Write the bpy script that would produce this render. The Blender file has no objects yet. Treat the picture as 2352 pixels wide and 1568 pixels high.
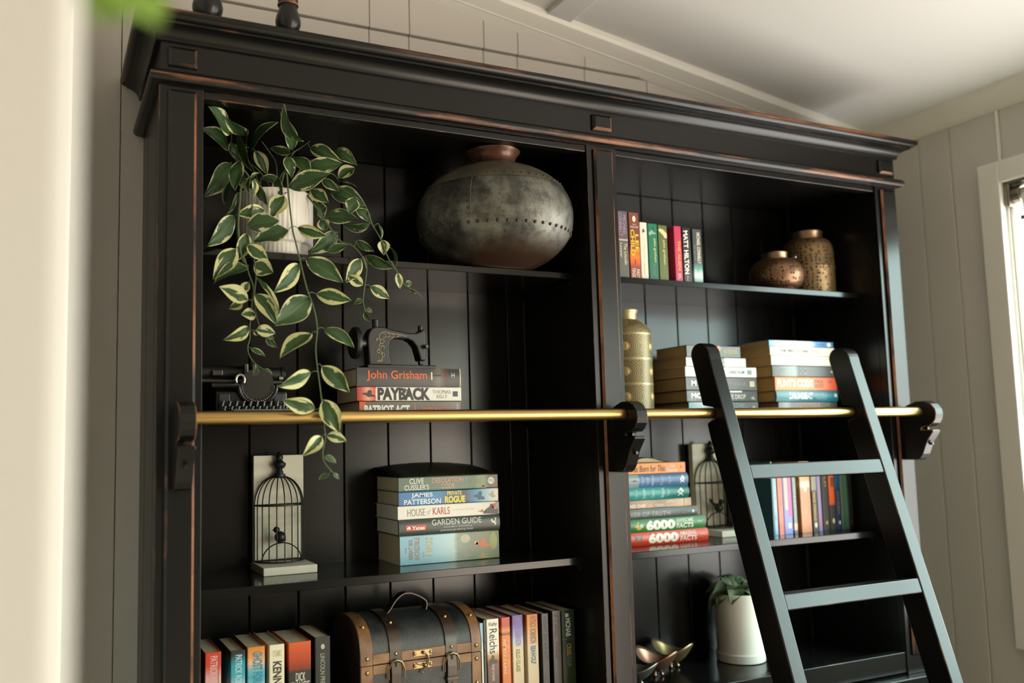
import bpy, bmesh, math, random
from mathutils import Vector, Matrix

random.seed(7)
sc = bpy.context.scene
COL = sc.collection
PI = math.pi

# ------------------------------------------------------------------ camera
cam = bpy.data.cameras.new('camera')
cam_o = bpy.data.objects.new('camera', cam)
COL.objects.link(cam_o)
_r = Vector((0.9055, -0.4237, -0.0228)); _u = Vector((-0.0209, -0.0982, 0.9949)); _f = Vector((0.4238, 0.9005, 0.0978))
_f.normalize(); _r = (_r - _f * _r.dot(_f)).normalized(); _u = _r.cross(_f)
m = Matrix.Identity(4)
for i in range(3):
    m[i][0] = _r[i]; m[i][1] = _u[i]; m[i][2] = -_f[i]
m[0][3], m[1][3], m[2][3] = -0.1704, -1.5613, 1.5180
cam_o.matrix_world = m
cam.sensor_width = 36.0
cam.lens = 31.243
cam.shift_x = 118.72 / 2352
cam.shift_y = 30.24 / 2352
cam.clip_start = 0.02
cam.dof.use_dof = True
cam.dof.focus_distance = 1.78
cam.dof.aperture_fstop = 1.9
sc.camera = cam_o

# ------------------------------------------------------------------ world: bright overcast sky over dull ground
world = bpy.data.worlds.new('overcast_sky'); sc.world = world
world.use_nodes = True
wn = world.node_tree; wn.nodes.clear()
w_out = wn.nodes.new('ShaderNodeOutputWorld'); w_bg = wn.nodes.new('ShaderNodeBackground')
w_tc = wn.nodes.new('ShaderNodeTexCoord'); w_sep = wn.nodes.new('ShaderNodeSeparateXYZ')
w_map = wn.nodes.new('ShaderNodeMapRange'); w_ramp = wn.nodes.new('ShaderNodeValToRGB')
wn.links.new(w_tc.outputs['Generated'], w_sep.inputs[0])
wn.links.new(w_sep.outputs['Z'], w_map.inputs['Value'])
w_map.inputs['From Min'].default_value = -1; w_map.inputs['From Max'].default_value = 1
wn.links.new(w_map.outputs['Result'], w_ramp.inputs['Fac'])
e = w_ramp.color_ramp.elements
e[0].position = 0.505; e[0].color = (0.595, 0.55, 0.515, 1)
e[1].position = 0.545; e[1].color = (0.65, 0.83, 0.80, 1)
wn.links.new(w_ramp.outputs['Color'], w_bg.inputs['Color'])
w_bg.inputs['Strength'].default_value = 12.0
wn.links.new(w_bg.outputs[0], w_out.inputs[0])

def portal(name, loc, size, normal):
    l = bpy.data.lights.new(name, 'AREA'); l.shape = 'RECTANGLE'; l.size, l.size_y = size
    l.cycles.is_portal = True
    o = bpy.data.objects.new(name, l); COL.objects.link(o); o.location = loc
    o.rotation_euler = Vector(normal).to_track_quat('-Z', 'Y').to_euler()
    return o
# daylight comes in through the openings of the room
portal('window_daylight_right', (2.16, -0.73, 1.58), (1.25, 1.20), (-1, 0, 0))
portal('window_daylight_side', (2.16, -2.80, 1.20), (2.00, 2.20), (-1, 0, 0))

sc.view_settings.view_transform = 'Standard'
sc.view_settings.look = 'None'
sc.view_settings.gamma = 1.0
sc.view_settings.use_curve_mapping = False
sc.view_settings.exposure = 0.62
sc.cycles.use_denoising = True
sc.cycles.max_bounces = 10
sc.cycles.diffuse_bounces = 6
sc.cycles.glossy_bounces = 5
sc.cycles.transparent_max_bounces = 12
sc.cycles.sample_clamp_indirect = 6.0
sc.cycles.caustics_reflective = False
sc.cycles.caustics_refractive = False

# ------------------------------------------------------------------ material helpers
def _new(name):
    m = bpy.data.materials.new(name); m.use_nodes = True
    nt = m.node_tree; b = nt.nodes['Principled BSDF']
    return m, nt, b
def srgb(c):
    if isinstance(c, str):
        c = c.lstrip('#'); c = [int(c[i:i + 2], 16) / 255 for i in (0, 2, 4)]
        c = [x / 12.92 if x <= 0.04045 else ((x + 0.055) / 1.055) ** 2.4 for x in c]
    return (c[0], c[1], c[2], 1.0)
_plain = {}
def plain(c, rough=0.5, metal=0.0, spec=0.5, name='plain_colour'):
    k = (c, rough, metal, spec)
    if k not in _plain:
        m, nt, b = _new(name)
        b.inputs['Base Color'].default_value = srgb(c); b.inputs['Roughness'].default_value = rough
        b.inputs['Metallic'].default_value = metal; b.inputs['Specular IOR Level'].default_value = spec
        _plain[k] = m
    return _plain[k]
def N(nt, t, **kw):
    n = nt.nodes.new(t)
    for k, v in kw.items():
        if k in n.inputs: n.inputs[k].default_value = v
        else: setattr(n, k, v)
    return n
def noise(nt, scale, detail=4, rough=0.55, vec=None, coord='Object', stretch=None):
    n = N(nt, 'ShaderNodeTexNoise'); n.inputs['Scale'].default_value = scale
    n.inputs['Detail'].default_value = detail; n.inputs['Roughness'].default_value = rough
    if vec is None:
        tc = N(nt, 'ShaderNodeTexCoord'); vec = tc.outputs[coord]
    if stretch:
        mp = N(nt, 'ShaderNodeMapping'); mp.inputs['Scale'].default_value = stretch
        nt.links.new(vec, mp.inputs[0]); vec = mp.outputs[0]
    nt.links.new(vec, n.inputs['Vector'])
    return n
def ramp(nt, fac, stops, interp='LINEAR'):
    r = N(nt, 'ShaderNodeValToRGB'); r.color_ramp.interpolation = interp
    el = r.color_ramp.elements
    while len(el) < len(stops): el.new(0.5)
    for x, (p, c) in zip(el, stops): x.position = p; x.color = srgb(c)
    nt.links.new(fac, r.inputs['Fac'])
    return r
def mixc(nt, fac, a, b, blend='MIX'):
    n = N(nt, 'ShaderNodeMix', data_type='RGBA', blend_type=blend)
    if hasattr(fac, 'links'): nt.links.new(fac, n.inputs[0])
    else: n.inputs[0].default_value = fac
    for i, v in ((6, a), (7, b)):
        if hasattr(v, 'links'): nt.links.new(v, n.inputs[i])
        else: n.inputs[i].default_value = srgb(v)
    return n.outputs[2]
def bump(nt, b, h, strength=0.2, dist=0.002):
    n = N(nt, 'ShaderNodeBump'); n.inputs['Strength'].default_value = strength; n.inputs['Distance'].default_value = dist
    nt.links.new(h, n.inputs['Height']); nt.links.new(n.outputs[0], b.inputs['Normal'])

def paint_mat(name, col, rough, wear=None, wscale=(6, 6, 6), rvar=0.0, grain=0.0):
    """satin black paint; wear = (low, high) thresholds of a noise that lets copper-brown wood through"""
    m, nt, b = _new(name)
    g = noise(nt, 90, 3, stretch=(0.15, 1, 1))
    r = N(nt, 'ShaderNodeMapRange'); nt.links.new(g.outputs[0], r.inputs[0])
    r.inputs[3].default_value = rough - rvar; r.inputs[4].default_value = rough + rvar
    nt.links.new(r.outputs[0], b.inputs['Roughness'])
    b.inputs['Specular IOR Level'].default_value = 0.34
    if wear:
        n = noise(nt, 1.0, 5, 0.6, stretch=wscale)
        mr = N(nt, 'ShaderNodeMapRange'); nt.links.new(n.outputs[0], mr.inputs[0])
        mr.inputs[1].default_value, mr.inputs[2].default_value = wear
        n2 = noise(nt, 60, 3)
        wood = mixc(nt, n2.outputs[0], '#5f3a26', '#9a6340')
        nt.links.new(mixc(nt, mr.outputs[0], col, wood), b.inputs['Base Color'])
    else:
        b.inputs['Base Color'].default_value = srgb(col)
    if grain: bump(nt, b, g.outputs[0], grain, 0.0002)
    return m
PAINT = paint_mat('black_satin_paint', (0.0060, 0.0058, 0.0054), 0.27)
SHELFP = paint_mat('black_gloss_shelf_paint', (0.006, 0.006, 0.0056), 0.16, rvar=0.03)
BOARDP = paint_mat('black_board_paint', (0.0070, 0.0065, 0.0056), 0.22, grain=0, rvar=0.02)
WEAR = paint_mat('worn_edge_paint', (0.0065, 0.0063, 0.006), 0.36, wear=(0.50, 0.60), wscale=(7, 7, 7))
WEARH = paint_mat('heavily_worn_edge_paint', (0.0065, 0.0063, 0.006), 0.38, wear=(0.37, 0.53), wscale=(5, 14, 5))
WEARL = paint_mat('lightly_worn_edge_paint', (0.0065, 0.0063, 0.006), 0.36, wear=(0.57, 0.74), wscale=(9, 9, 9))

def wall_mat(name, c1, c2, rough=0.75):
    m, nt, b = _new(name)
    n = noise(nt, 1.3, 3)
    nt.links.new(mixc(nt, n.outputs[0], c1, c2), b.inputs['Base Color'])
    b.inputs['Roughness'].default_value = rough
    f = noise(nt, 260, 2); bump(nt, b, f.outputs[0], 0.06, 0.0006)
    return m
WALL = wall_mat('greige_panel_paint', (0.575, 0.545, 0.495), (0.60, 0.57, 0.52))
WHITE = wall_mat('white_wall_paint', (0.80, 0.79, 0.75), (0.83, 0.82, 0.78))
CEIL = wall_mat('ceiling_paint', (0.69, 0.675, 0.66), (0.71, 0.695, 0.68))
TRIM = wall_mat('trim_paint', (0.80, 0.775, 0.71), (0.82, 0.795, 0.73), 0.45)

def brass_mat():
    m, nt, b = _new('brushed_brass')
    n = noise(nt, 60, 3, stretch=(0.05, 1, 1))
    nt.links.new(mixc(nt, n.outputs[0], (0.42, 0.27, 0.10), (0.52, 0.35, 0.14)), b.inputs['Base Color'])
    b.inputs['Metallic'].default_value = 1.0; b.inputs['Roughness'].default_value = 0.33
    return m
BRASS = brass_mat()
STEEL = plain((0.35, 0.35, 0.33), 0.35, 1.0, name='dull_steel')
ABRASS = plain((0.34, 0.25, 0.13), 0.38, 1.0, name='antique_brass')

def page_mat(name, c1, c2, axis=2):
    m, nt, b = _new(name)
    st = [3, 3, 3]; st[axis] = 900
    n = noise(nt, 1.0, 3, stretch=tuple(st)); n2 = noise(nt, 18, 3)
    c = mixc(nt, n.outputs[0], c1, c2)
    nt.links.new(mixc(nt, 0.25, c, n2.outputs[0], 'SOFT_LIGHT'), b.inputs['Base Color'])
    b.inputs['Roughness'].default_value = 0.85
    bump(nt, b, n.outputs[0], 0.4, 0.0006)
    return m
PAGES = {k: (page_mat('paper_%s_flat' % k, *c, axis=2), page_mat('paper_%s_upright' % k, *c, axis=0)) for k, c in {
    'cream': ((0.50, 0.42, 0.27), (0.66, 0.57, 0.39)), 'tan': ((0.42, 0.27, 0.11), (0.58, 0.40, 0.19)),
    'white': ((0.60, 0.58, 0.50), (0.75, 0.73, 0.65))}.items()}

def cover_mat(stops, interp='LINEAR', nz=0.0, mottle=None, rough=0.32, vfade=None):
    m, nt, b = _new('book_cover_print')
    tc = N(nt, 'ShaderNodeTexCoord'); sp = N(nt, 'ShaderNodeSeparateXYZ'); nt.links.new(tc.outputs['UV'], sp.inputs[0])
    fac = sp.outputs['X']
    if nz:
        n = noise(nt, 7, 3, vec=tc.outputs['UV']); ma = N(nt, 'ShaderNodeMath', operation='MULTIPLY_ADD')
        nt.links.new(n.outputs[0], ma.inputs[0]); ma.inputs[1].default_value = nz
        ad = N(nt, 'ShaderNodeMath', operation='SUBTRACT'); nt.links.new(fac, ad.inputs[0]); ad.inputs[1].default_value = nz * 0.5
        nt.links.new(ad.outputs[0], ma.inputs[2]); fac = ma.outputs[0]
    if len(stops) == 1: c = None; b.inputs['Base Color'].default_value = srgb(stops[0][1])
    else:
        c = ramp(nt, fac, stops, interp).outputs[0]
    if mottle:
        n = noise(nt, mottle[0], 4, vec=tc.outputs['Object'])
        mr = N(nt, 'ShaderNodeMapRange'); nt.links.new(n.outputs[0], mr.inputs[0]); mr.inputs[1].default_value = 0.42; mr.inputs[2].default_value = 0.62
        c = mixc(nt, mr.outputs[0], c if c is not None else stops[0][1], mottle[1])
    if c is not None: nt.links.new(c, b.inputs['Base Color'])
    b.inputs['Roughness'].default_value = rough
    return m

# ------------------------------------------------------------------ object helpers
ORG = {}
def thing(name, label, cat, loc, group=None, rotz=0.0):
    o = bpy.data.objects.new(name, None); COL.objects.link(o)
    o.empty_display_size = 0.05
    o.location = loc; o.rotation_euler = (0, 0, rotz)
    o['label'] = label; o['category'] = cat
    if group: o['group'] = group
    ORG[o.name] = (Vector(loc), rotz)
    return o
def tag(o, label, cat, group=None):
    o['label'] = label; o['category'] = cat
    if group: o['group'] = group
    return o

class MB:
    """collects simple shapes, then links them as ONE mesh object"""
    def __init__(self): self.bm = bmesh.new(); self.uv = None
    def poly(self, pts, mi=0):
        try:
            f = self.bm.faces.new([self.bm.verts.new(p) for p in pts]); f.material_index = mi; return f
        except ValueError: return None
    def box(self, x0, x1, y0, y1, z0, z1, mi=0):
        v = [self.bm.verts.new(p) for p in ((x0,y0,z0),(x1,y0,z0),(x1,y1,z0),(x0,y1,z0),(x0,y0,z1),(x1,y0,z1),(x1,y1,z1),(x0,y1,z1))]
        for q in ((3,2,1,0),(4,5,6,7),(0,1,5,4),(1,2,6,5),(2,3,7,6),(3,0,4,7)):
            self.bm.faces.new([v[i] for i in q]).material_index = mi
        return self
    def prism(self, prof, fn, a, b, mi=0, mis=None, caps=True):
        """prof: closed list of 2D points; fn(p, t) -> 3D; extruded from t=a to t=b"""
        A = [self.bm.verts.new(fn(p, a)) for p in prof]; B = [self.bm.verts.new(fn(p, b)) for p in prof]
        n = len(prof)
        for i in range(n):
            f = self.bm.faces.new((A[i], A[(i+1) % n], B[(i+1) % n], B[i])); f.material_index = mis[i] if mis else mi
        if caps:
            self.bm.faces.new(A[::-1]).material_index = mi; self.bm.faces.new(B).material_index = mi
        return self
    def lathe(self, prof, c=(0,0,0), seg=32, mi=0, mis=None, cap=True, squash=(1,1), rfun=None):
        rings = []
        for (r, z) in prof:
            rings.append([self.bm.verts.new((c[0] + squash[0]*(r if not rfun else rfun(r, z, 2*PI*k/seg))*math.cos(2*PI*k/seg),
                                             c[1] + squash[1]*(r if not rfun else rfun(r, z, 2*PI*k/seg))*math.sin(2*PI*k/seg), c[2] + z)) for k in range(seg)])
        for j in range(len(rings)-1):
            for k in range(seg):
                f = self.bm.faces.new((rings[j][k], rings[j][(k+1) % seg], rings[j+1][(k+1) % seg], rings[j+1][k]))
                f.material_index = mis[j] if mis else mi
        if cap:
            self.bm.faces.new(rings[0][::-1]).material_index = mi; self.bm.faces.new(rings[-1]).material_index = mi
        return self
    def tube(self, pts, r, seg=8, mi=0, r1=None, flat=None):
        pts = [Vector(p) for p in pts]; rings = []; n = len(pts); prev = None
        for i, p in enumerate(pts):
            t = (pts[min(i+1, n-1)] - pts[max(i-1, 0)]).normalized()
            if prev is None:
                a = Vector((0,0,1)) if abs(t.z) < 0.9 else Vector((1,0,0)); s = t.cross(a).normalized()
            else:
                s = (prev - t * prev.dot(t)).normalized()
            prev = s; q = t.cross(s)
            rr = r if r1 is None else r + (r1 - r) * i / max(1, n-1)
            rx, ry = (rr, rr) if flat is None else flat
            rings.append([self.bm.verts.new(p + s*rx*math.cos(2*PI*k/seg) + q*ry*math.sin(2*PI*k/seg)) for k in range(seg)])
        for j in range(n-1):
            for k in range(seg):
                self.bm.faces.new((rings[j][k], rings[j][(k+1) % seg], rings[j+1][(k+1) % seg], rings[j+1][k])).material_index = mi
        self.bm.faces.new(rings[0][::-1]).material_index = mi; self.bm.faces.new(rings[-1]).material_index = mi
        return self
    def cyl(self, p0, p1, r, seg=16, mi=0): return self.tube([p0, p1], r, seg, mi)
    def ball(self, c, r, sx=1, sy=1, sz=1, seg=12, mi=0):
        res = bmesh.ops.create_uvsphere(self.bm, u_segments=seg, v_segments=max(6, seg//2), radius=r)
        for v in res['verts']: v.co = Vector((c[0]+v.co.x*sx, c[1]+v.co.y*sy, c[2]+v.co.z*sz))
        for f in {f for v in res['verts'] for f in v.link_faces}: f.material_index = mi
        return self
    def xform(self, M):
        for v in self.bm.verts: v.co = M @ v.co
        return self
    def build(self, name, mats, parent=None, bevel=0, bseg=2, bmat=None, smooth=False, local=False, kind=None, angle=35):
        bm = self.bm
        bmesh.ops.recalc_face_normals(bm, faces=bm.faces)
        me = bpy.data.meshes.new(name)
        if parent is not None and not local:
            loc, rz = ORG[parent.name]; Mi = (Matrix.Translation(loc) @ Matrix.Rotation(rz, 4, 'Z')).inverted()
            for v in bm.verts: v.co = Mi @ v.co
        if smooth:
            for f in bm.faces: f.smooth = True
            for ed in bm.edges:
                if len(ed.link_faces) == 2 and ed.calc_face_angle(0) > math.radians(angle): ed.smooth = False
        bm.to_mesh(me); bm.free()
        o = bpy.data.objects.new(name, me); COL.objects.link(o)
        for mt in (mats if isinstance(mats, (list, tuple)) else [mats]): me.materials.append(mt)
        if parent is not None:
            o.parent = parent; ORG[o.name] = ORG[parent.name]
        else: ORG[o.name] = (Vector((0,0,0)), 0.0)
        if bevel:
            md = o.modifiers.new('bevel', 'BEVEL'); md.width = bevel; md.segments = bseg; md.limit_method = 'ANGLE'; md.angle_limit = math.radians(40)
            if bmat is not None: md.material = bmat
            md.harden_normals = False
        if kind: o['kind'] = kind
        return o
def struct(name, mb, mats, **kw): return mb.build(name, mats, kind='structure', **kw)

_txt = {}
def text_verts(s, bold=0.0, shear=0.0):
    k = (s, bold, shear)
    if k not in _txt:
        cu = bpy.data.curves.new('lettering', 'FONT'); cu.body = s; cu.offset = bold; cu.shear = shear; cu.resolution_u = 3
        cu.fill_mode = 'FRONT'
        o = bpy.data.objects.new('lettering_tmp', cu); COL.objects.link(o)
        dg = bpy.context.evaluated_depsgraph_get(); me = bpy.data.meshes.new_from_object(o.evaluated_get(dg))
        V = [v.co.copy() for v in me.vertices]; F = [tuple(p.vertices) for p in me.polygons]
        bpy.data.objects.remove(o); bpy.data.curves.remove(cu); bpy.data.meshes.remove(me)
        xs = [v.x for v in V]; ys = [v.y for v in V]
        x0, x1, y0, y1 = min(xs), max(xs), min(ys), max(ys)
        _txt[k] = ([((v.x-x0)/max(x1-x0,1e-6), (v.y-y0)/max(y1-y0,1e-6)) for v in V], F)
    return _txt[k]
def lettering(parent, s, M, u0, u1, v0, v1, colour, rot=0, bold=0.0, shear=0.0, rough=0.4, metal=0.0, bend=None):
    """flat print: the words fill the rectangle u0..u1 x v0..v1 of the face that M maps (x = u, z = v, y = out)"""
    V, F = text_verts(s, bold, shear)
    me = bpy.data.meshes.new('lettering'); P = []
    for a, b in V:
        if rot == 90: a, b = 1 - b, a       # reads upwards
        elif rot == -90: a, b = b, 1 - a    # reads downwards
        u = u0 + (u1-u0)*a; v = v0 + (v1-v0)*b
        P.append(M @ Vector((u, -0.0005 - (bend(v) if bend else 0), v)))
    me.from_pydata(P, [], F); me.materials.append(plain(colour, rough, metal, name='print_colour'))
    o = bpy.data.objects.new('lettering', me); COL.objects.link(o); o.parent = parent; ORG[o.name] = ORG[parent.name]
    return o
# ------------------------------------------------------------------ the room
XR, YB, XL, YF = 2.07, 0.30, -4.2, -7.2          # right wall, gable wall, far-left wall, front wall
def zc(x): return 2.714 - 0.1526 * x              # sloping ceiling
FLOORM, nt, b = _new('oak_floor')
n = noise(nt, 1.0, 4, stretch=(1.5, 14, 1)); nt.links.new(mixc(nt, n.outputs[0], (0.46, 0.36, 0.26), (0.58, 0.47, 0.35)), b.inputs['Base Color'])
b.inputs['Roughness'].default_value = 0.4
fl = struct('floor', MB().box(XL-0.1, XR+0.1, YF-0.1, YB+0.1, -0.12, -0.012), FLOORM)
for i in range(18):
    MB().box(XL, XR, YF + i*0.41667 + 0.002, YF + (i+1)*0.41667 - 0.002, -0.012, 0.0).build('plank', FLOORM, fl, bevel=0.002, bseg=1)
ce = MB()
ce.prism([(XL-0.1, zc(XL-0.1)), (XR+0.1, zc(XR+0.1)), (XR+0.1, zc(XR+0.1)+0.1), (XL-0.1, zc(XL-0.1)+0.1)], lambda p, t: (p[0], t, p[1]), YF-0.1, YB+0.1)
ceil = struct('ceiling', ce, CEIL)
bt = MB(); bt.prism([(0.934, zc(0.934)-0.010), (1.0, zc(1.0)-0.010), (1.0, zc(1.0)+0.002), (0.934, zc(0.934)+0.002)], lambda p, t: (p[0], t, p[1]), YF, 0.262)
bt.build('batten', CEIL, ceil, bevel=0.002)

# gable wall behind the bookcase: slab plus upright panels in two rows
wb = MB(); wb.prism([(XL-0.1, 0), (XR+0.1, 0), (XR+0.1, zc(XR+0.1)), (XL-0.1, zc(XL-0.1))], lambda p, t: (p[0], t, p[1]), YB+0.012, YB+0.11)
wback = struct('wall_back', wb, WALL)
seams = [XL, -3.8, -3.4, -3.0, -2.6, -2.2, -1.8, -1.4, -1.0, -0.6, -0.245, -0.0405, 0.157, 0.300, 0.492, 0.591, 0.787, 0.8815, 1.079, 1.277, 1.475, 1.673, 1.871, XR]
for a, c in zip(seams[:-1], seams[1:]):
    MB().box(a+0.0008, c-0.0008, YB+0.001, YB+0.012, 0, 2.470).build('panel', WALL, wback, bevel=0.0012, bseg=1)
    zt0, zt1 = zc(a+0.001)-0.002, zc(c-0.001)-0.002
    if min(zt0, zt1) > 2.49:
        p = MB(); p.prism([(a+0.0008, 2.474), (c-0.0008, 2.474), (c-0.0008, zt1), (a+0.0008, zt0)], lambda q, t: (q[0], t, q[1]), YB-0.004, YB+0.012)
        p.build('panel', WALL, wback, bevel=0.0012, bseg=1)
# cornice that climbs with the ceiling
prof = [(YB+0.0, -0.064), (0.294, -0.061), (0.287, -0.057), (0.279, -0.052), (0.274, -0.0515), (0.2735, -0.049), (0.240, -0.034), (0.2395, -0.032), (0.236, -0.026), (0.236, -0.006), (0.300, -0.004)]
cr = MB(); cr.prism(prof, lambda p, t: (t, p[0], 2.7282 - 0.1526*t + p[1]), XL, XR-0.03)
struct('trim_1', cr, TRIM, smooth=True, angle=25)

# right wall with two openings; the near one holds the window seen at the edge of the picture
W1 = (-1.33, -0.128, 1.005, 2.153); W2 = (-3.80, -1.80, 0.10, 2.10)
ZT = zc(XR) + 0.02
rw = MB()
T0, T1 = XR + 0.012, XR + 0.05
def slab(m, y0, y1, z0, z1): m.box(T0, T1, y0, y1, z0, z1)
slab(rw, W1[1], YB+0.1, 0, ZT); slab(rw, W2[1], W1[0], 0, ZT); slab(rw, YF-0.1, W2[0], 0, ZT)
slab(rw, W1[0], W1[1], 0, W1[2]); slab(rw, W1[0], W1[1], W1[3], ZT); slab(rw, W2[0], W2[1], 0, W2[2]); slab(rw, W2[0], W2[1], W2[3], ZT)
wright = struct('wall_right', rw, WALL)
def rpanel(y0, y1, z0, z1, x=XR):
    MB().box(x+0.001, XR+0.012, y0+0.0008, y1-0.0008, z0, z1).build('panel', WALL, wright, bevel=0.003, bseg=2)
for y0, y1 in ((0.204, YB), (0.1085, 0.204), (0.013, 0.1085), (-0.121, 0.013)): rpanel(y0, y1, 0, ZT-0.06)
MB().box(XR-0.004, XR+0.012, -0.1285, -0.1215, 2.21, ZT-0.06).build('cover_strip', TRIM, wright, bevel=0.001)
ys = [-0.129 - 0.12*k for k in range(11)]
for a, c in zip(ys[1:], ys[:-1]): rpanel(a, c, 0, W1[2]-0.05); rpanel(a, c, W1[3]+0.05, ZT-0.06)
rpanel(-1.80, -1.335, 0, ZT-0.06); rpanel(YF, -3.81, 0, ZT-0.06)
cp = MB(); cp.prism([(XR, 2.347), (XR-0.006, 2.350), (XR-0.014, 2.356), (XR-0.024, 2.368), (XR-0.034, 2.385), (XR-0.043, 2.398), (XR-0.045, 2.407), (XR-0.042, zc(XR-0.042)), (XR, zc(XR))], lambda p, t: (p[0], t, p[1]), YF, YB-0.001)
struct('trim_2', cp, TRIM, smooth=True, angle=25)

def pane_mat(tint=(0.97, 0.985, 0.98, 1)):
    m, nt, b = _new('window_glass'); nt.nodes.remove(b)
    o = nt.nodes['Material Output']; tr = N(nt, 'ShaderNodeBsdfTransparent'); gl = N(nt, 'ShaderNodeBsdfGlossy'); gl.inputs['Roughness'].default_value = 0.0
    mx = N(nt, 'ShaderNodeMixShader'); mx.inputs[0].default_value = 0.04
    tr.inputs['Color'].default_value = tint
    nt.links.new(tr.outputs[0], mx.inputs[1]); nt.links.new(gl.outputs[0], mx.inputs[2]); nt.links.new(mx.outputs[0], o.inputs[0])
    return m
GLASS = pane_mat(); WARM_TINT_GLASS = pane_mat((1.0, 0.955, 0.895, 1))   # warm tint added for the left bay's reflections; two faces: it counts twice
def window_x(name, W, x, cas=0.057, mull=(), glass=None):
    y0, y1, z0, z1 = W
    f = MB()
    f.box(x-0.018, x+0.001, y0-cas, y0, z0-cas*0.6, z1+cas); f.box(x-0.018, x+0.001, y1, y1+cas, z0-cas*0.6, z1+cas)
    f.box(x-0.018, x+0.001, y0, y1, z1, z1+cas); f.box(x-0.030, x+0.001, y0, y1, z0-cas*0.6, z0)
    w = struct(name, f, TRIM, bevel=0.003)
    s = MB(); d = 0.011
    s.box(x+0.018, x+0.045, y0, y0+d, z0, z1); s.box(x+0.018, x+0.045, y1-d, y1, z0, z1); s.box(x+0.018, x+0.045, y0+d, y1-d, z0, z0+d); s.box(x+0.018, x+0.045, y0+d, y1-d, z1-d, z1)
    for q in mull: s.box(x+0.018, x+0.045, q-0.02, q+0.02, z0+d, z1-d)
    s.build('sash', WHITE, w, bevel=0.003)
    MB().box(x+0.030, x+0.034, y0+d*0.5, y1-d*0.5, z0+d*0.5, z1-d*0.5).build('pane', glass or GLASS, w)
    return w
window_x('window_1', W1, XR, mull=(-0.73,))
window_x('window_2', W2, XR, mull=(-2.8,), glass=WARM_TINT_GLASS)
# roller blind, rolled up in the head of the window
bl = thing('roller_blind', 'rolled-up roller blind at the head of the right window', 'blind', (XR+0.02, -0.15, 2.10))
MB().cyl((XR+0.022, -1.30, 2.118), (XR+0.022, -0.150, 2.118), 0.017, 16).build('tube', plain((0.50, 0.46, 0.40), 0.6), bl)
fab = MB().box(XR+0.004, XR+0.0055, -1.29, -0.170, 2.058, 2.118); fab.build('fabric', plain((0.75, 0.74, 0.70), 0.9), bl)
MB().box(XR+0.001, XR+0.009, -1.29, -0.163, 2.048, 2.060).build('bottom_bar', plain((0.16, 0.15, 0.14), 0.5), bl, bevel=0.002)
bk = MB().box(XR-0.004, XR+0.016, -0.142, -0.1295, 2.088, 2.150); bk.cyl((XR+0.022, -0.165, 2.118), (XR+0.022, -0.142, 2.118), 0.024, 18); bk.box(XR-0.004, XR+0.03, -0.20, -0.142, 2.146, 2.1525)
bk.build('bracket', plain((0.30, 0.27, 0.22), 0.35, 0.9), bl, bevel=0.002)

# far-left and front walls (behind the camera)
struct('wall_rear_left', MB().box(XL-0.1, XL, YF-0.1, YB+0.012, 0, zc(XL)+0.03), WALL)
fw = MB()
fw.prism([(XL, 0), (XR+0.1, 0), (XR+0.1, zc(XR+0.1)), (XL, zc(XL))], lambda p, t: (p[0], t, p[1]), YF-0.12, YF)
struct('wall_front', fw, WALL)

# white wall that projects beside the bookcase, and a door leaf added near the camera for a soft pale gradient
wn_ = MB(); wn_.prism([(-0.95, 0), (-0.1425, 0), (-0.1425, zc(-0.1425)-0.001), (-0.95, zc(-0.95)-0.001)], lambda p, t: (p[0], t, p[1]), -0.305, YB)
struct('wall_left', wn_, wall_mat('side_wall_paint', (0.63, 0.625, 0.605), (0.66, 0.655, 0.635)), bevel=0.004)
dl = MB().box(-0.92, -0.161, -1.215, -1.175, 0.01, 2.04)
d1 = struct('added_door_1', dl, wall_mat('door_paint', (0.64, 0.635, 0.615), (0.66, 0.655, 0.635), 0.5), bevel=0.006)
hd = MB().cyl((-0.86, -1.27, 1.0), (-0.74, -1.27, 1.0), 0.009, 12); hd.cyl((-0.86, -1.27, 1.0), (-0.86, -1.215, 1.0), 0.009, 12)
hd.build('door_handle', STEEL, d1, smooth=True)

# ------------------------------------------------------------------ bookcase
S1, S2, S3, S4 = 1.8787, 1.5746, 1.2705, 0.9663       # shelf tops
PX = [(0.0, 0.075), (0.875, 0.9504), (1.7504, 1.8254)]   # the three pilasters
BAYS = [(0.075, 0.875), (0.9504, 1.7504)]
YS = 0.063                                             # front edge of the shelves
YBK = 0.293                                            # face of the back boards
bc = thing('bookcase', 'tall black bookcase with worn copper-brown edges and two bays of shelves', 'bookcase', (0.9127, 0.15, 0.0))
M3 = [PAINT, WEAR]
for i, (a, c) in enumerate(PX):
    p = MB().box(a, c, 0.0, 0.022, 0.93, 2.1475).build('pilaster', [PAINT, WEARL], bc, bevel=0.0012, bseg=2, bmat=1)
    rp = MB(); i0, i1 = a + 0.0145, c - 0.0125
    b0, b1, z0, z1, d = -0.0015, -0.0105, 0.975, 2.139, 0.0045
    o = [(i0, z0), (i1, z0), (i1, z1), (i0, z1)]; q = [(i0+d, z0+d), (i1-d, z0+d), (i1-d, z1-d), (i0+d, z1-d)]
    A = [rp.bm.verts.new((x, 0.0, z)) for x, z in o]; B = [rp.bm.verts.new((x, -0.0045, z)) for x, z in o]; Cc = [rp.bm.verts.new((x, -0.0085, z)) for x, z in q]
    for k in range(4):
        k2 = (k+1) % 4
        rp.bm.faces.new((A[k], A[k2], B[k2], B[k])).material_index = 0
        # right-hand chamfer of the left post and left-hand chamfers of the others are the worn ones
        worn = 1 if k in ((1,) if i == 0 else (1, 3)) else 2
        rp.bm.faces.new((B[k], B[k2], Cc[k2], Cc[k])).material_index = worn
    rp.bm.faces.new(Cc)
    rp.build('raised_panel', [PAINT, WEARH, WEARL], p)
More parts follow.
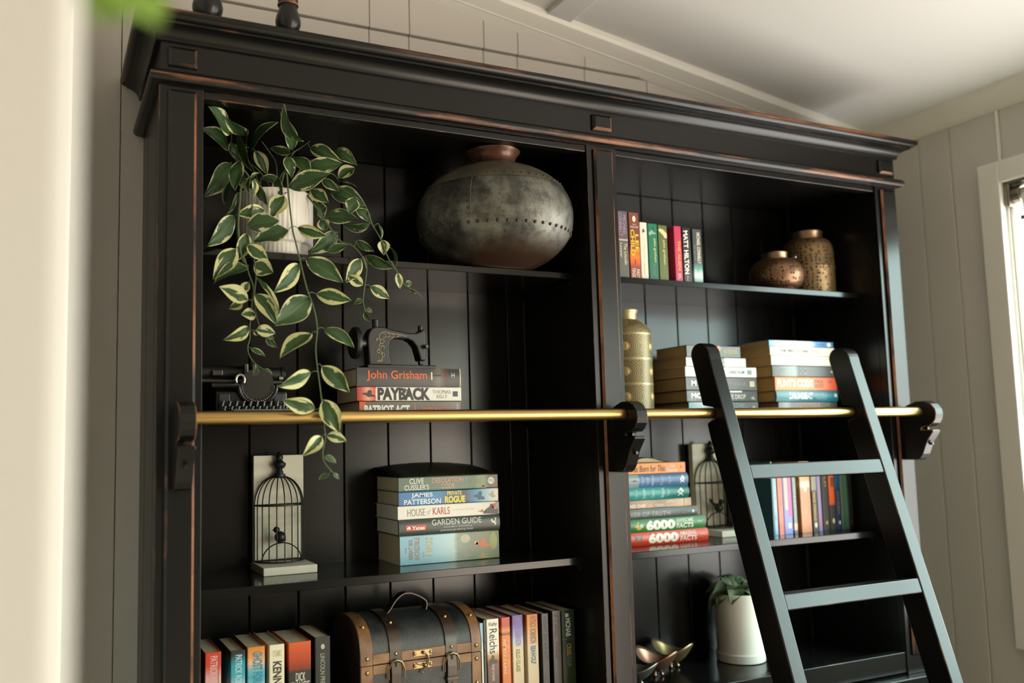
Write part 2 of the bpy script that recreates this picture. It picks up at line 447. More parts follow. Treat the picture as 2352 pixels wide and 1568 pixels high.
# carcass sides behind the posts, with two grooves on the outer face
sd = MB()
for y0, y1 in ((0.022, 0.062), (0.065, 0.200), (0.203, YBK+0.004)): sd.box(0.003, 0.024, y0, y1, 0.93, 2.1475)
sd.box(0.008, 0.020, 0.06, 0.205, 0.93, 2.1475)
sd.build('side_panel', PAINT, bc, bevel=0.0015)
MB().box(1.8014, 1.8224, 0.022, YBK+0.004, 0.93, 2.1475).build('side_panel', PAINT, bc, bevel=0.0015)
for x0, x1 in ((0.060, 0.075), (0.875, 0.9504), (1.7504, 1.7654)):
    MB().box(x0, x1, 0.022, YBK, 0.93, 2.1475).build('divider', PAINT, bc)
for bi, (a, c) in enumerate(BAYS):
    xs = [x for x in [0.0131 + 0.1017*k for k in range(20)] if a + 0.02 < x < c - 0.005]
    xs = [a] + xs + [c]
    for x0, x1 in zip(xs[:-1], xs[1:]):
        MB().box(x0+0.0011, x1-0.0011, YBK, YBK+0.006, 0.93, 2.1475).build('board', BOARDP, bc, bevel=0.0016, bseg=1)
    MB().box(a, c, YBK+0.006, YBK+0.0068, 0.93, 2.1475).build('backing', plain((0.004, 0.004, 0.004), 0.9), bc)
    for z, t in ((S1, 0.0135), (S2, 0.0145), (S3, 0.0155)):
        MB().box(a+0.0004, c-0.0004, YS, YBK-0.0004, z-t, z).build('shelf', [SHELFP, PAINT], bc, bevel=0.001, bseg=1, bmat=1)
    MB().box(a+0.0004, c-0.0004, 0.03, YBK-0.0004, S4-0.03, S4).build('bottom_shelf', [SHELFP, PAINT], bc, bevel=0.001)
    for z in (S1-0.0135, S2-0.0145, S3-0.0155):
        MB().box(c-0.009, c-0.0004, YS+0.01, YBK-0.001, z-0.013, z-0.0003).build('shelf_support', PAINT, bc, bevel=0.001)
        MB().box(a+0.0004, a+0.009, YS+0.01, YBK-0.001, z-0.013, z-0.0003).build('shelf_support', PAINT, bc, bevel=0.001)
    MB().box(a, c, 0.004, 0.028, 0.935, S4+0.017).build('bottom_rail', [PAINT, WEARL], bc, bevel=0.0015, bmat=1)
    h = MB().box(a, c, 0.004, 0.030, 2.133, 2.1475); h.build('header', [PAINT, WEARL], bc, bevel=0.002, bmat=1)
MB().box(0.0, 1.8254, 0.0, YBK+0.004, 2.1475, 2.152).build('top_panel', PAINT, bc)
# frieze, blocks, mouldings: profiles run along the front and return to the wall at both ends
MB().box(0.002, 1.8234, -0.001, YBK+0.004, 2.152, 2.229).build('frieze', PAINT, bc)
def returned(name, prof, mis, mats, angle=30):
    """prof: (outward, z) points from bottom to top; mitred round the left, front and right sides"""
    mb = MB(); bm = mb.bm; x0, x1, yb = 0.0, 1.8254, YBK + 0.004
    rows = []
    for o, z in prof:
        rows.append([bm.verts.new(p) for p in ((x0-o, yb, z), (x0-o, -o, z), (x1+o, -o, z), (x1+o, yb, z))])
    n = len(rows)
    for j in range(n-1):
        for k in range(3):
            f = bm.faces.new((rows[j][k], rows[j][k+1], rows[j+1][k+1], rows[j+1][k])); f.material_index = mis[j] if k == 1 else 0
    bm.faces.new([r[0] for r in rows]); bm.faces.new([r[3] for r in rows][::-1])
    f = bm.faces.new(rows[-1]); f = bm.faces.new(rows[0][::-1])
    return mb.build(name, mats, bc, smooth=True, angle=angle)
tor = [(0.0, 2.1490)] + [(0.0065 + 0.0105*math.cos(t), 2.1605 + 0.0108*math.sin(t)) for t in [(-80 + 160*k/12)*PI/180 for k in range(13)]] + [(0.0, 2.1718)]
returned('moulding', tor, [0, 0, 0, 1, 1, 1, 1, 2, 0, 0, 0, 0, 0, 0], [PAINT, paint_mat('moulding_wear', (0.0065, 0.0063, 0.006), 0.34, wear=(0.49, 0.61), wscale=(3, 30, 30)), WEAR])
cor = [(0.0015, 2.2250), (0.0065, 2.2252), (0.0070, 2.2285), (0.0085, 2.2330), (0.0112, 2.2375), (0.0150, 2.2415), (0.0195, 2.2445), (0.0250, 2.2468), (0.0300, 2.2478), (0.0302, 2.2510), (0.0335, 2.2514),
       (0.0375, 2.2530), (0.0410, 2.2560), (0.0428, 2.2600), (0.0432, 2.2640), (0.0420, 2.2675), (0.0390, 2.2698), (0.0340, 2.2706)]
returned('cornice', cor, [0]*8 + [2, 0, 0, 0, 0, 1, 1, 2, 0], [PAINT, paint_mat('cornice_wear', (0.0065, 0.0063, 0.006), 0.34, wear=(0.49, 0.62), wscale=(2.5, 40, 40)), WEARL])
for a, c in PX:
    fb = MB(); x0, x1, z0, z1, d, dep = a + 0.014, c - 0.012, 2.1815, 2.2165, 0.0055, 0.009
    A = [fb.bm.verts.new(p) for p in ((x0, -0.001, z0), (x1, -0.001, z0), (x1, -0.001, z1), (x0, -0.001, z1))]
    B = [fb.bm.verts.new(p) for p in ((x0, -0.005, z0), (x1, -0.005, z0), (x1, -0.005, z1), (x0, -0.005, z1))]
    E_ = [fb.bm.verts.new(p) for p in ((x0+d, -dep-0.001, z0+d), (x1-d, -dep-0.001, z0+d), (x1-d, -dep-0.001, z1-d), (x0+d, -dep-0.001, z1-d))]
    for k in range(4):
        k2 = (k+1) % 4
        fb.bm.faces.new((A[k], A[k2], B[k2], B[k])); fb.bm.faces.new((B[k], B[k2], E_[k2], E_[k])).material_index = 1 if k in (0, 1) else 2
    fb.bm.faces.new(E_)
    fb.build('frieze_block', [PAINT, WEARH, WEARL], bc, bevel=0.0006, bseg=1)
# lower cabinet, below the picture
MB().box(0.0, 1.8254, -0.005, YBK+0.004, 0.0, 0.10).build('plinth', PAINT, bc)
MB().box(0.004, 1.8214, 0.0, YBK+0.004, 0.10, 0.905).build('lower_cabinet', PAINT, bc)
MB().box(-0.012, 1.8374, -0.024, YBK+0.004, 0.905, 0.93).build('worktop', [PAINT, WEAR], bc, bevel=0.003, bmat=1)
for a, c in BAYS:
    for k in range(2):
        x0 = a + 0.004 + k*0.397; x1 = x0 + 0.391
        d = MB().box(x0, x1, -0.020, -0.0005, 0.12, 0.895).build('door', [PAINT, WEARL], bc, bevel=0.002, bmat=1)
        MB().ball(((x1-0.03 if k == 0 else x0+0.03), -0.034, 0.62), 0.014, seg=12).build('knob', ABRASS, d, smooth=True)
# rail brackets and brass rail
RY, RZ = -0.060, 1.567
br = [(0.0005, 1.572), (-0.020, 1.584), (-0.045, 1.5925), (-0.068, 1.5925), (-0.086, 1.585), (-0.0965, 1.572), (-0.0985, 1.560), (-0.096, 1.548), (-0.089, 1.538), (-0.079, 1.531),
      (-0.060, 1.5285), (-0.0555, 1.527), (-0.0555, 1.5225), (-0.0870, 1.5218), (-0.0870, 1.5165), (-0.0790, 1.506), (-0.0690, 1.493), (-0.0630, 1.480), (-0.0560, 1.464), (-0.0470, 1.4530), (-0.038, 1.449), (0.0005, 1.449)]
for a, c in PX:
    xm = (a + c) / 2
    k = MB(); k.prism(br, lambda p, t: (t, p[0]-0.0085, p[1]), xm-0.0135, xm+0.0135)
    b_ = k.build('rail_bracket', [PAINT, WEAR], bc, bevel=0.0016, bseg=2, bmat=1)
    for y, z in ((-0.0735, 1.4885), (-0.064, 1.5255)):
        MB().cyl((xm, y-0.0105, z), (xm, y+0.004, z), 0.0032, 12).build('screw', plain((0.05, 0.05, 0.05), 0.3, 0.9), b_, smooth=True)
RYC = RY - 0.004
for a, c in ((0.0512, 0.8991), (0.9263, 1.7743)):
    MB().cyl((a, RYC, RZ), (c, RYC, RZ), 0.0112, 28).build('rail', BRASS, bc, bevel=0.002, smooth=True)

# ------------------------------------------------------------------ ladder
ld = thing('ladder', 'black wooden library ladder leaning on the brass rail at the right bay', 'ladder', (1.351, -0.56, 0.0))
LEAN = 0.297
def yfront(z): return -0.1000 - (1.5764 - z)*LEAN
th = math.atan(LEAN); WD = 0.0605      # stile depth measured level
def stile_profile():
    P = [(yfront(0.0), 0.0)]
    P += [(yfront(1.683), 1.683)]
    # rounded head
    cy, cz, r = yfront(1.690) + WD*0.5, 1.692, WD*0.5
    for t in range(1, 12):
        a = PI - PI*t/12
        P.append((cy + r*math.cos(a)*0.99, cz + 0.028*math.sin(a) + r*math.cos(a)*0.10 + 0.001))
    yb = lambda z: yfront(z) + WD
    P += [(yb(1.690), 1.695), (yb(1.585), 1.585)]
    # slot that hooks over the rail
    P += [(RYC+0.004, 1.5815), (RYC-0.007, 1.5785), (RYC-0.0125, 1.570), (RYC-0.0125, 1.562), (RYC-0.007, 1.5545), (RYC+0.004, 1.5515), (yb(1.546), 1.546), (yb(1.50)+0.006, 1.515), (yb(1.47), 1.47), (yb(0.0), 0.0)]
    return P
sp_ = stile_profile()
for x0, x1 in ((1.1248, 1.1575), (1.5430, 1.5775)):
    s = MB(); s.prism(sp_, lambda p, t: (t, p[0], p[1]), x0, x1)
    s.build('stile', [PAINT, WEARL], ld, bevel=0.0024, bseg=2, bmat=1)
for zt in (1.4588, 1.2046, 0.9505, 0.696, 0.442, 0.188):
    r = MB(); c_, s_ = math.cos(th), math.sin(th)
    # tread in the slope of the ladder: 31 mm thick, 55 mm deep
    pr = [(0.0, 0.0), (0.0, -0.031/c_*c_), (0.052, -0.031), (0.052, 0.0)]
    def fn(p, t, zt=zt): 
        y, z = p
        return (t, yfront(zt) + 0.0015 + y*c_ + z*s_*1.0, zt + z*c_ - y*s_*0.35)
    r.prism(pr, fn, 1.1570, 1.5435)
    r.build('rung', [PAINT, WEARL], ld, bevel=0.0025, bmat=1)
# ------------------------------------------------------------------ books
def book(label, origin, L, T, D, cover, marks=(), standing=False, yaw=0.0, pages='cream', group=None, hard=0.0, inset=0.0025, drop=None):
    """origin: left front bottom corner of the spine side.  Canonical book: length along x, thickness along z, spine at y=0"""
    t = thing('book', label, 'book', origin, group, yaw)
    if standing: M = Matrix(((0,0,1,0), (0,1,0,0), (-1,0,0,L), (0,0,0,1)))       # x -> -z, z -> x
    else: M = Matrix.Identity(4)
    r = min(0.0016, T*0.2); cth = 0.0016 if hard else 0.0007
    def bend(v): return hard*(1 - (2*v/T-1)**2) if hard else 0.0
    sp = [(-bend(T*k/8)if hard else 0.0, T*k/8) for k in range(9)]
    if not hard: sp = [(r, 0.0), (r*0.3, r*0.3), (0.0, r), (0.0, T-r), (r*0.3, T-r*0.3), (r, T)]
    outer = [(D, 0.0)] + sp + [(D, T)]
    inner = [(D, T-cth), (r+0.0012, T-cth), (r+0.0012, cth), (D, cth)]
    prof = outer + inner
    mb = MB(); bm = mb.bm; uvl = bm.loops.layers.uv.new('UVMap')
    cuts = 5
    rows = [[bm.verts.new((L*i/cuts, y, z)) for y, z in prof] for i in range(cuts+1)]
    n = len(prof); faces = []
    for i in range(cuts):
        for j in range(n):
            j2 = (j+1) % n
            faces.append(bm.faces.new((rows[i][j], rows[i][j2], rows[i+1][j2], rows[i+1][j])))
    faces.append(bm.faces.new(rows[0][::-1])); faces.append(bm.faces.new(rows[-1]))
    for f in faces:
        for lp in f.loops: lp[uvl].uv = (lp.vert.co.x / L, lp.vert.co.z / T)
    mb.xform(M)
    cv = mb.build('cover', cover, t, local=True, smooth=bool(hard))
    pg = MB(); pg.box(inset, L-inset, r+0.0014, D-inset-0.0006, cth+0.0001, T-cth-0.0001); pg.xform(M)
    pg.build('page_block', PAGES[pages][1 if standing else 0], t, local=True)
    for mk in marks:
        if mk[0] == '#':     # printed block: rectangle or polygon
            _, u0, u1, v0, v1, col = mk[:6]
            pts = mk[6] if len(mk) > 6 else ((0,0),(1,0),(1,1),(0,1))
            q = MB(); P = [((u0+(u1-u0)*a)*L, (v0+(v1-v0)*b_)*T) for a, b_ in pts]
            if hard and len(pts) == 4 and len(mk) <= 6:
                K = 6
                for k in range(K):
                    va, vb = P[0][1] + (P[2][1]-P[0][1])*k/K, P[0][1] + (P[2][1]-P[0][1])*(k+1)/K
                    q.poly([(P[0][0], -bend(va)-0.00028, va), (P[1][0], -bend(va)-0.00028, va), (P[1][0], -bend(vb)-0.00028, vb), (P[0][0], -bend(vb)-0.00028, vb)])
            else:
                q.poly([(a, -bend(v)-0.00028, v) for a, v in P])
            q.xform(M); q.build('printed_panel', plain(col, 0.35, name='print_colour') if not isinstance(col, bpy.types.Material) else col, t, local=True)
        else:
            s, u0, u1, v0, v1, col = mk[:6]; kw = mk[6] if len(mk) > 6 else {}
            lettering(t, s, M, u0*L, u1*L, v0*T, v1*T, col, bend=bend, **kw)
    return t
def C(*stops, interp='LINEAR', **kw): return cover_mat(list(stops), interp, **kw)
def one(c, **kw): return cover_mat([(0, c)], **kw)
OCT = tuple((0.5+0.5*math.cos(PI/6*k), 0.5+0.5*math.sin(PI/6*k)) for k in range(12))
PENG = ((.1,.0),(.5,.25),(.9,.0),(.95,.6),(.75,.95),(.55,1.),(.3,.75),(.0,.55))
BUT = ((0,.1),(.45,.4),(.5,.35),(.55,.4),(1,.1),(.85,.5),(1,.95),(.55,.62),(.5,.68),(.45,.62),(0,.95),(.15,.5))
FIG = ((0,.35),(.25,.3),(.45,.0),(1,.05),(.95,.3),(.7,.4),(.75,.8),(.6,1),(.42,.85),(.4,.6),(.1,.6))

# --- top right shelf, a short row of paperbacks
G = 'paperbacks standing on the top right shelf'
yb = 0.074
def st(x0, x1, top, label, cover, marks, base=S1, y=yb, D=0.125, **kw):
    return book(label, (x0, y, base + 0.0003), top, x1 - x0, D, cover, marks, standing=True, **kw)
st(0.9990, 1.0285, 0.1540, 'grey upright paperback with lilac lettering beside the middle post, leftmost of its row', one('#5b5a54'),
   [('MICHAEL', .06, .36, .54, .84, '#b58fc0'), ('CONNELLY', .03, .38, .16, .47, '#b58fc0'), ('#', .42, .445, .08, .95, '#d3a0b4'), ('The Lincoln', .48, .80, .56, .86, '#ded8c8'), ('Lawyer', .48, .70, .14, .42, '#ded8c8')], group=G)
st(1.0318, 1.0600, 0.1535, 'brown-red upright paperback with yellow lettering and an orange sunset', C((0, '#7a4231'), (.5, '#7d3d2a'), (.66, '#e07a1c'), (.76, '#d35a1a'), (.82, '#8c3f2c'), (1, '#93432f')),
   [('#', .05, .145, .36, .68, '#e6ddd0', OCT), ('A JACK', .17, .20, .34, .70, '#e6ddd0', {'rot': 90}), ('REACHER', .205, .235, .15, .90, '#e6ddd0', {'rot': 90}), ('LEE', .33, .60, .56, .90, '#edc62c', {'bold': .02}), ('CHILD', .26, .66, .12, .50, '#edc62c', {'bold': .02}), ('#', .71, .79, .46, .54, '#3a2115'), ('PAST', .86, .985, .56, .88, '#e6ddd0'), ('TENSE', .84, .985, .14, .46, '#e6ddd0')], group=G)
st(1.0615, 1.0820, 0.1325, 'white upright paperback with a small black emblem near its head', C((0, '#e2dccb'), (1, '#d9d3c3')), [('#', .10, .19, .35, .70, '#25241f', FIG), ('john grisham', .26, .68, .38, .66, '#d2ccbc'), ('the summons', .72, .93, .36, .62, '#d8a48a')], group=G)
st(1.0850, 1.1110, 0.1315, 'emerald green upright paperback with cream lettering', C((0, '#17795a'), (.7, '#1b6e52'), (1, '#2c6350')), [('#', .11, .21, .05, .85, '#8fb09f', FIG), ('#', .05, .12, .5, .6, '#10231c'), ('john grisham', .26, .69, .50, .82, '#e8d9a0'), ('the client', .72, .92, .42, .70, '#6b8d78')], group=G)
st(1.1135, 1.1395, 0.1300, 'olive green upright paperback with a cream leaf shape and lettering', C((0, '#5d6a38'), (1, '#5b6a3a')), [('#', .06, .23, .02, .95, '#e4d2a4', ((0,.2),(.2,.0),(.7,.55),(1,.75),(.95,1),(.5,1),(.1,.6))), ('john grisham', .26, .71, .42, .74, '#e8e0a8'), ('the firm', .74, .93, .40, .62, '#97854a')], group=G)
st(1.1545, 1.1755, 0.1300, 'crimson pink upright paperback with yellow lettering', C((0, '#bf3358'), (.6, '#c23a5e'), (1, '#b5385a')), [('THE ALIEN', .26, .80, .40, .78, '#e9a24a', {'bold': .02}), ('B.', .87, .98, .35, .72, '#e8b9c0')], group=G, y=0.068)
st(1.1835, 1.2080, 0.1305, 'black upright paperback with bold white slanted lettering', C((0, '#1b1a19'), (1, '#3a3632')), [('MATT HILTON', .05, .86, .12, .66, '#e3e2de', {'bold': .03, 'shear': -.15}), ('dead', .88, .98, .30, .62, '#a8a39a')], group=G)
st(1.2135, 1.2405, 0.1290, 'slate upright paperback with cream lettering and a teal patch, rightmost of its row', C((0, '#3c4a4b'), (.62, '#3d4c4d'), (.74, '#5f9a98'), (.86, '#cfe0d8'), (1, '#4e908e'), nz=.10), [('MICHAEL CONNELLY', .06, .64, .44, .80, '#e5d6bf', {'bold': .02}), ('the narrows', .30, .58, .12, .30, '#8b9692')], group=G)

# --- stack under the toy sewing machine
G = 'paperbacks stacked under the toy sewing machine'
def lay(x0, x1, z0, z1, y, label, cover, marks, D=0.13, yaw=0.0, **kw):
    return book(label, (x0, y, z0 + 0.0002), x1 - x0, z1 - z0 - 0.0004, D, cover, marks, yaw=yaw, **kw)
lay(.3905, .6090, S2, 1.6022, .100, 'brown-grey paperback with white lettering, lowest of the stack under the sewing machine', C((0, '#c0563a'), (.055, '#c0563a'), (.06, '#655a50'), (.8, '#60564c'), (1, '#7d756b'), interp='LINEAR'),
    [('PATRIOT ACT', .045, .485, .08, .72, '#e9e6dd', {'bold': .05}), ('#', .525, .55, .05, .85, '#c87c50', ((.3,0),(1,0),(.7,.3),(.6,1),(.4,1),(.2,.3))), ('JAMES PHELAN', .60, .89, .10, .55, '#d56a3c', {'bold': .02}), ('#', .96, .975, .1, .8, '#b0a89c')], group=G, pages='cream', D=.135)
lay(.3850, .6105, 1.6022, 1.6308, .098, 'white paperback with torn black capitals and a red panel at its left end', C((0, '#8f1d16'), (.04, '#c04a36'), (.10, '#e7a184'), (.17, '#d4382b'), (.175, '#dedbd2'), (1, '#e2dfd6'), nz=.03),
    [('#', .045, .17, .28, .78, '#3f2a22', FIG), ('PAYBACK', .19, .69, .05, .95, '#1f1d1b', {'bold': .05}), ('#', .42, .47, .55, .95, '#6d2c24', ((0,.2),(.6,0),(1,.6),(.5,1))), ('THOMAS', .715, .895, .52, .78, '#8d8a80'), ('KELLY', .755, .86, .20, .44, '#8d8a80'), ('#', .915, .965, .32, .70, '#23221f')], group=G, pages='cream', D=.14)
lay(.3845, .6095, 1.6308, 1.6685, .097, 'dark paperback with orange lettering directly under the sewing machine', C((0, '#3a3738'), (.7, '#3d3a3b'), (.78, '#6b6259'), (.85, '#2d2b2d'), (.985, '#232122'), (.99, '#b7a98e')),
    [('John Grisham', .09, .66, .28, .86, '#e0621a', {'bold': .008}), ('#', .70, .715, .38, .80, '#d9c79a'), ('#', .715, .80, .58, .66, '#1a1817'), ('THE', .825, .845, .30, .9, '#9a3f36', {'rot': 90}), ('TESTAMENT', .85, .87, .30, .9, '#9a3f36', {'rot': 90}), ('H', .905, .935, .52, .76, '#e3e0da')], group=G, D=.12, hard=.002)

# --- stack on the third shelf of the left bay
G = 'paperbacks stacked beside the birdcage plaque'
Y3 = .150
lay(.4915, .7180, S3, 1.3300, Y3+.004, 'thick pale blue paperback with ornate lettering and a green illustration, bottom of the left stack', C((0, '#7fb0c4'), (.22, '#86b8cc'), (.42, '#a5cbd6'), (.53, '#b8d0cf'), (.57, '#8a9a86'), (.72, '#77806a'), (.86, '#6f7a54'), (1, '#4b5a35'), nz=.06),
    [('THE', .05, .065, .40, .60, '#8a6a4a', {'rot': 90}), ('GREAT BIG', .085, .125, .18, .86, '#9a7a50', {'rot': 90, 'bold': .02}), ('INCREDIBLE', .14, .19, .16, .92, '#9a7a50', {'rot': 90, 'bold': .01}), ('Twist', .225, .32, .22, .92, '#c9a86a', {'rot': 90, 'shear': .3}), ('#', .75, .905, .42, .74, '#c9652b', FIG), ('#', .74, .78, .50, .66, '#d8a37c', OCT), ('#', .56, .70, .12, .45, '#8d938c', FIG), ('#', .90, .98, .3, .95, '#8b9a45', OCT), ('#', .60, .70, .62, .92, '#b9b49c', OCT), ('#', .76, .88, .05, .22, '#a89a5a', FIG)], group=G, D=.137)
lay(.4880, .7185, 1.3300, 1.3625, Y3+.001, 'dark green gardening paperback with a red badge on its spine', C((0, '#27332d'), (.5, '#2c3a33'), (1, '#233029')),
    [('GARDEN GUIDE', .315, .81, .56, .92, '#dcdad2'), ('#', .065, .26, .30, .66, '#cf3a2f', ((.04,0),(.96,0),(1,.15),(1,.85),(.96,1),(.04,1),(0,.85),(0,.15))), ('Yates', .12, .245, .36, .58, '#f2ece0', {'bold': .03}), ('#', .075, .11, .38, .58, '#f2ece0', PENG), ("Australia's bestselling", .425, .715, .34, .48, '#c9c8bf', {'shear': .2}), ('practical gardening book', .40, .725, .12, .30, '#d6d5cc', {'shear': .2}), ('#', .905, .965, .42, .84, '#d9d5c8', ((0,.5),(.2,.2),(.6,.1),(.7,-.3),(.95,.0),(.8,.35),(1,.9),(.75,.95),(.72,.5),(.4,.45),(.2,.9)))], group=G, pages='white', D=.137, hard=.003)
lay(.4870, .7190, 1.3625, 1.3905, Y3+.001, 'white paperback with grey and red lettering and a rock at its right end', C((0, '#dedad0'), (.95, '#dcd7cc'), (.97, '#8d847a'), (1, '#84796e')),
    [('HOUSE', .09, .26, .22, .76, '#8f8c84'), ('of', .275, .32, .26, .72, '#c9c5bb', {'shear': .3}), ('KARLS', .335, .50, .24, .78, '#b8402f'), ('a true story', .54, .74, .46, .58, '#c8c2b6'), ('#', .83, .99, .03, .85, '#2b211b', ((0,.1),(1,0),(1,.45),(.75,.5),(.62,.95),(.52,1),(.42,.7),(.2,.5))), ('#', .78, .86, .22, .44, '#a9683f', FIG), ('#', .93, .965, .5, .85, '#c93b2f')], group=G, pages='white', D=.137)
lay(.4890, .7170, 1.3905, 1.4190, Y3, 'blue paperback with white and yellow lettering in the left stack', C((0, '#2c62a0'), (.25, '#1d7ab8'), (.40, '#1c74a6'), (.52, '#15466a'), (.66, '#0f2f4c'), (.78, '#2b86b8'), (.86, '#7fb3cf'), (.93, '#c7cdcf'), (1, '#d6d2c6'), nz=.04),
    [('JAMES', .12, .33, .50, .88, '#e8e8e6', {'bold': .015}), ('PATTERSON', .05, .41, .06, .44, '#e8e8e6', {'bold': .015}), ('PRIVATE', .475, .62, .62, .92, '#e5d24a', {'bold': .03}), ('ROGUE', .45, .655, .04, .56, '#e5d24a', {'bold': .05}), ('#', .745, .86, .16, .84, '#153a52', FIG), ('#', .90, .97, .3, .8, '#a79a78', FIG)], group=G, D=.137)
tb = lay(.4890, .7165, 1.4190, 1.4485, Y3, 'green paperback with a curled dark cover, top of the stack beside the birdcage', C((0, '#47614f'), (.3, '#4d6a55'), (.55, '#57745c'), (.75, '#4a6a52'), (.84, '#8a915c'), (.90, '#3f5142'), (1, '#5a4538'), nz=.05),
    [('CLIVE', .105, .245, .52, .90, '#e4e3dc', {'bold': .01}), ("CUSSLER'S", .055, .295, .10, .46, '#e4e3dc', {'bold': .01}), ('DESOLATION', .325, .64, .54, .88, '#d99a8f', {'bold': .008}), ('CODE', .415, .55, .12, .48, '#d99a8f', {'bold': .008}), ('WRITTEN', .665, .68, .2, .8, '#a9b0a0', {'rot': 90}), ('BY', .69, .70, .42, .58, '#a9b0a0', {'rot': 90}), ('GRAHAM', .705, .72, .2, .8, '#a9b0a0', {'rot': 90}), ('BROWN', .725, .74, .22, .78, '#a9b0a0', {'rot': 90}),
     ('#', .815, .875, .1, .9, '#7d9070', OCT), ('#', .815, .875, .04, .22, '#c96f2e', FIG), ('#', .895, .965, .28, .80, '#dfdccf', OCT), ('HQ', .905, .955, .42, .66, '#3b463c')], group=G, D=.137)
# its loose top cover curls up towards the back
cu = MB(); K = 10; J = 8; grid = []
for j in range(J+1):
    v = j/J; row = []
    for i in range(K+1):
        u = i/K
        lift = 0.026*v**1.5*(1 - 0.30*abs(2*u-1)**2) + 0.004*math.sin(PI*v)
        row.append(cu.bm.verts.new((0.2275*u, 0.135*v, 0.0293 + lift)))
    grid.append(row)
for j in range(J):
    for i in range(K): cu.bm.faces.new((grid[j][i], grid[j][i+1], grid[j+1][i+1], grid[j+1][i]))
cc = cu.build('curled_cover', cover_mat([(0, '#20241c')], mottle=(22, '#3d3a24'), rough=0.28), tb, local=True, smooth=True)
sm = cc.modifiers.new('thickness', 'SOLIDIFY'); sm.thickness = 0.0008; sm.offset = -1

# --- two stacks behind the ladder on the second shelf of the right bay
G = 'paperbacks stacked left of the ladder on the second right shelf'
Y2 = .105
lay(1.2050, 1.4180, S2, 1.5998, Y2, 'grey paperback with pale blue lettering, lowest of the stack behind the left ladder stile', C((0, '#5f8c9c'), (.20, '#a9bcc0'), (.28, '#4a4e4c'), (1, '#50534f')), [('DARK', .68, .80, .50, .84, '#7fb0b4'), ('SACRED', .66, .86, .08, .44, '#cfd4d0'), ('#', .91, .96, .2, .6, '#b5aa94', OCT)], group=G, pages='tan', D=.15)
lay(1.2000, 1.4165, 1.5998, 1.6272, Y2, 'near-black paperback with white capitals, second lowest behind the left ladder stile', C((0, '#33322f'), (.06, '#6d6d68'), (.3, '#292825'), (1, '#211f1d')), [('MC', .06, .20, .30, .78, '#dbe6e6', {'bold': .05}), ('THE DROP', .55, .83, .24, .66, '#d8d4c8', {'bold': .01}), ('#', .90, .97, .2, .5, '#a39d90', FIG), ('#', .60, .78, .84, .98, '#cfd6d4')], group=G, pages='tan', D=.16)
lay(1.1995, 1.4170, 1.6272, 1.6590, Y2, 'charcoal paperback with a small cream square, behind the left ladder stile', C((0, '#4a4947'), (1, '#3f3d3a')), [('M', .07, .14, .32, .74, '#dbe6e6', {'bold': .05}), ('CITY OF BONES', .56, .84, .38, .58, '#a29c92'), ('#', .90, .965, .30, .70, '#d9cba6'), ('O', .915, .95, .38, .62, '#55503f')], group=G, pages='tan', D=.16)
lay(1.1990, 1.4180, 1.6590, 1.6838, Y2, 'white paperback with teal lettering and square emblem behind the left ladder stile', C((0, '#c9cfd0'), (.5, '#a9c4cc'), (.58, '#dfe0da'), (1, '#dcdcd4')), [('CHASING THE DIME', .60, .83, .36, .66, '#4a7f80', {'bold': .01}), ('#', .87, .93, .30, .72, '#4a6a68'), ('O', .885, .915, .38, .64, '#dcdcd4')], group=G, pages='tan', D=.155)
lay(1.2030, 1.3860, 1.6838, 1.7062, Y2, 'short pale grey paperback second from top behind the left ladder stile', C((0, '#d6d6d0'), (.5, '#6f7674'), (.63, '#727877'), (.64, '#d9d8d4'), (1, '#d2d1cc')), [('the', .52, .60, .55, .80, '#dfe4e2'), ('brass', .50, .62, .15, .45, '#dfe4e2'), ('H', .90, .94, .40, .62, '#8a8a84')], group=G, pages='tan', D=.135)
lay(1.2060, 1.3700, 1.7062, 1.7350, Y2, 'dark grey-green paperback with an orange dot, topmost behind the left ladder stile', C((0, '#4c5450'), (.6, '#4e5650'), (1, '#3f4742')), [('PROTECTOR', .68, .93, .34, .66, '#b9a35a', {'bold': .02}), ('#', .55, .63, .55, 1.0, '#d9803a', OCT)], group=G, pages='tan', D=.12)
G = 'paperbacks stacked between the ladder stiles'
lay(1.4850, 1.6850, S2, 1.5998, Y2, 'dark brown paperback with reddish lettering, lowest of the stack between the ladder stiles', C((0, '#5f5d58'), (.14, '#8f9490'), (.22, '#5a4b45'), (.7, '#54443f'), (1, '#3b302b')), [('CROSSFIRE', .28, .70, .15, .85, '#a06a5e', {'bold': .03}), ('JACK', .79, .88, .5, .8, '#b09a6a')], group=G, pages='tan', D=.15)
lay(1.4755, 1.6855, 1.5998, 1.6275, Y2-.002, 'teal hardback with white lettering between the ladder stiles', C((0, '#1f6f7c'), (.25, '#2a8494'), (.4, '#116070'), (.8, '#1c7a8c'), (1, '#14606e'), nz=.05), [('DRUMBEAT', .20, .58, .22, .82, '#e9eeec', {'bold': .04}), ('DANIELLE', .62, .82, .52, .76, '#9cc0c4'), ('THOMAS', .63, .80, .18, .42, '#9cc0c4'), ('M', .94, .975, .4, .75, '#dfe8e6', {'bold': .03})], group=G, pages='tan', D=.14, hard=.003)
lay(1.4755, 1.6865, 1.6275, 1.6620, Y2-.002, 'bright orange paperback with white lettering between the ladder stiles', C((0, '#e8852c'), (.5, '#ea7f22'), (.8, '#e0661a'), (1, '#cc4414')), [("FLINT'S CODE", .03, .60, .24, .84, '#f3e6d0', {'bold': .04}), ('PAUL', .64, .78, .54, .82, '#8a3d18', {'bold': .02}), ('EDDY', .64, .78, .20, .48, '#8a3d18', {'bold': .02}), ('#', .86, .92, .55, .8, '#b23a12', OCT)], group=G, pages='tan', D=.15)
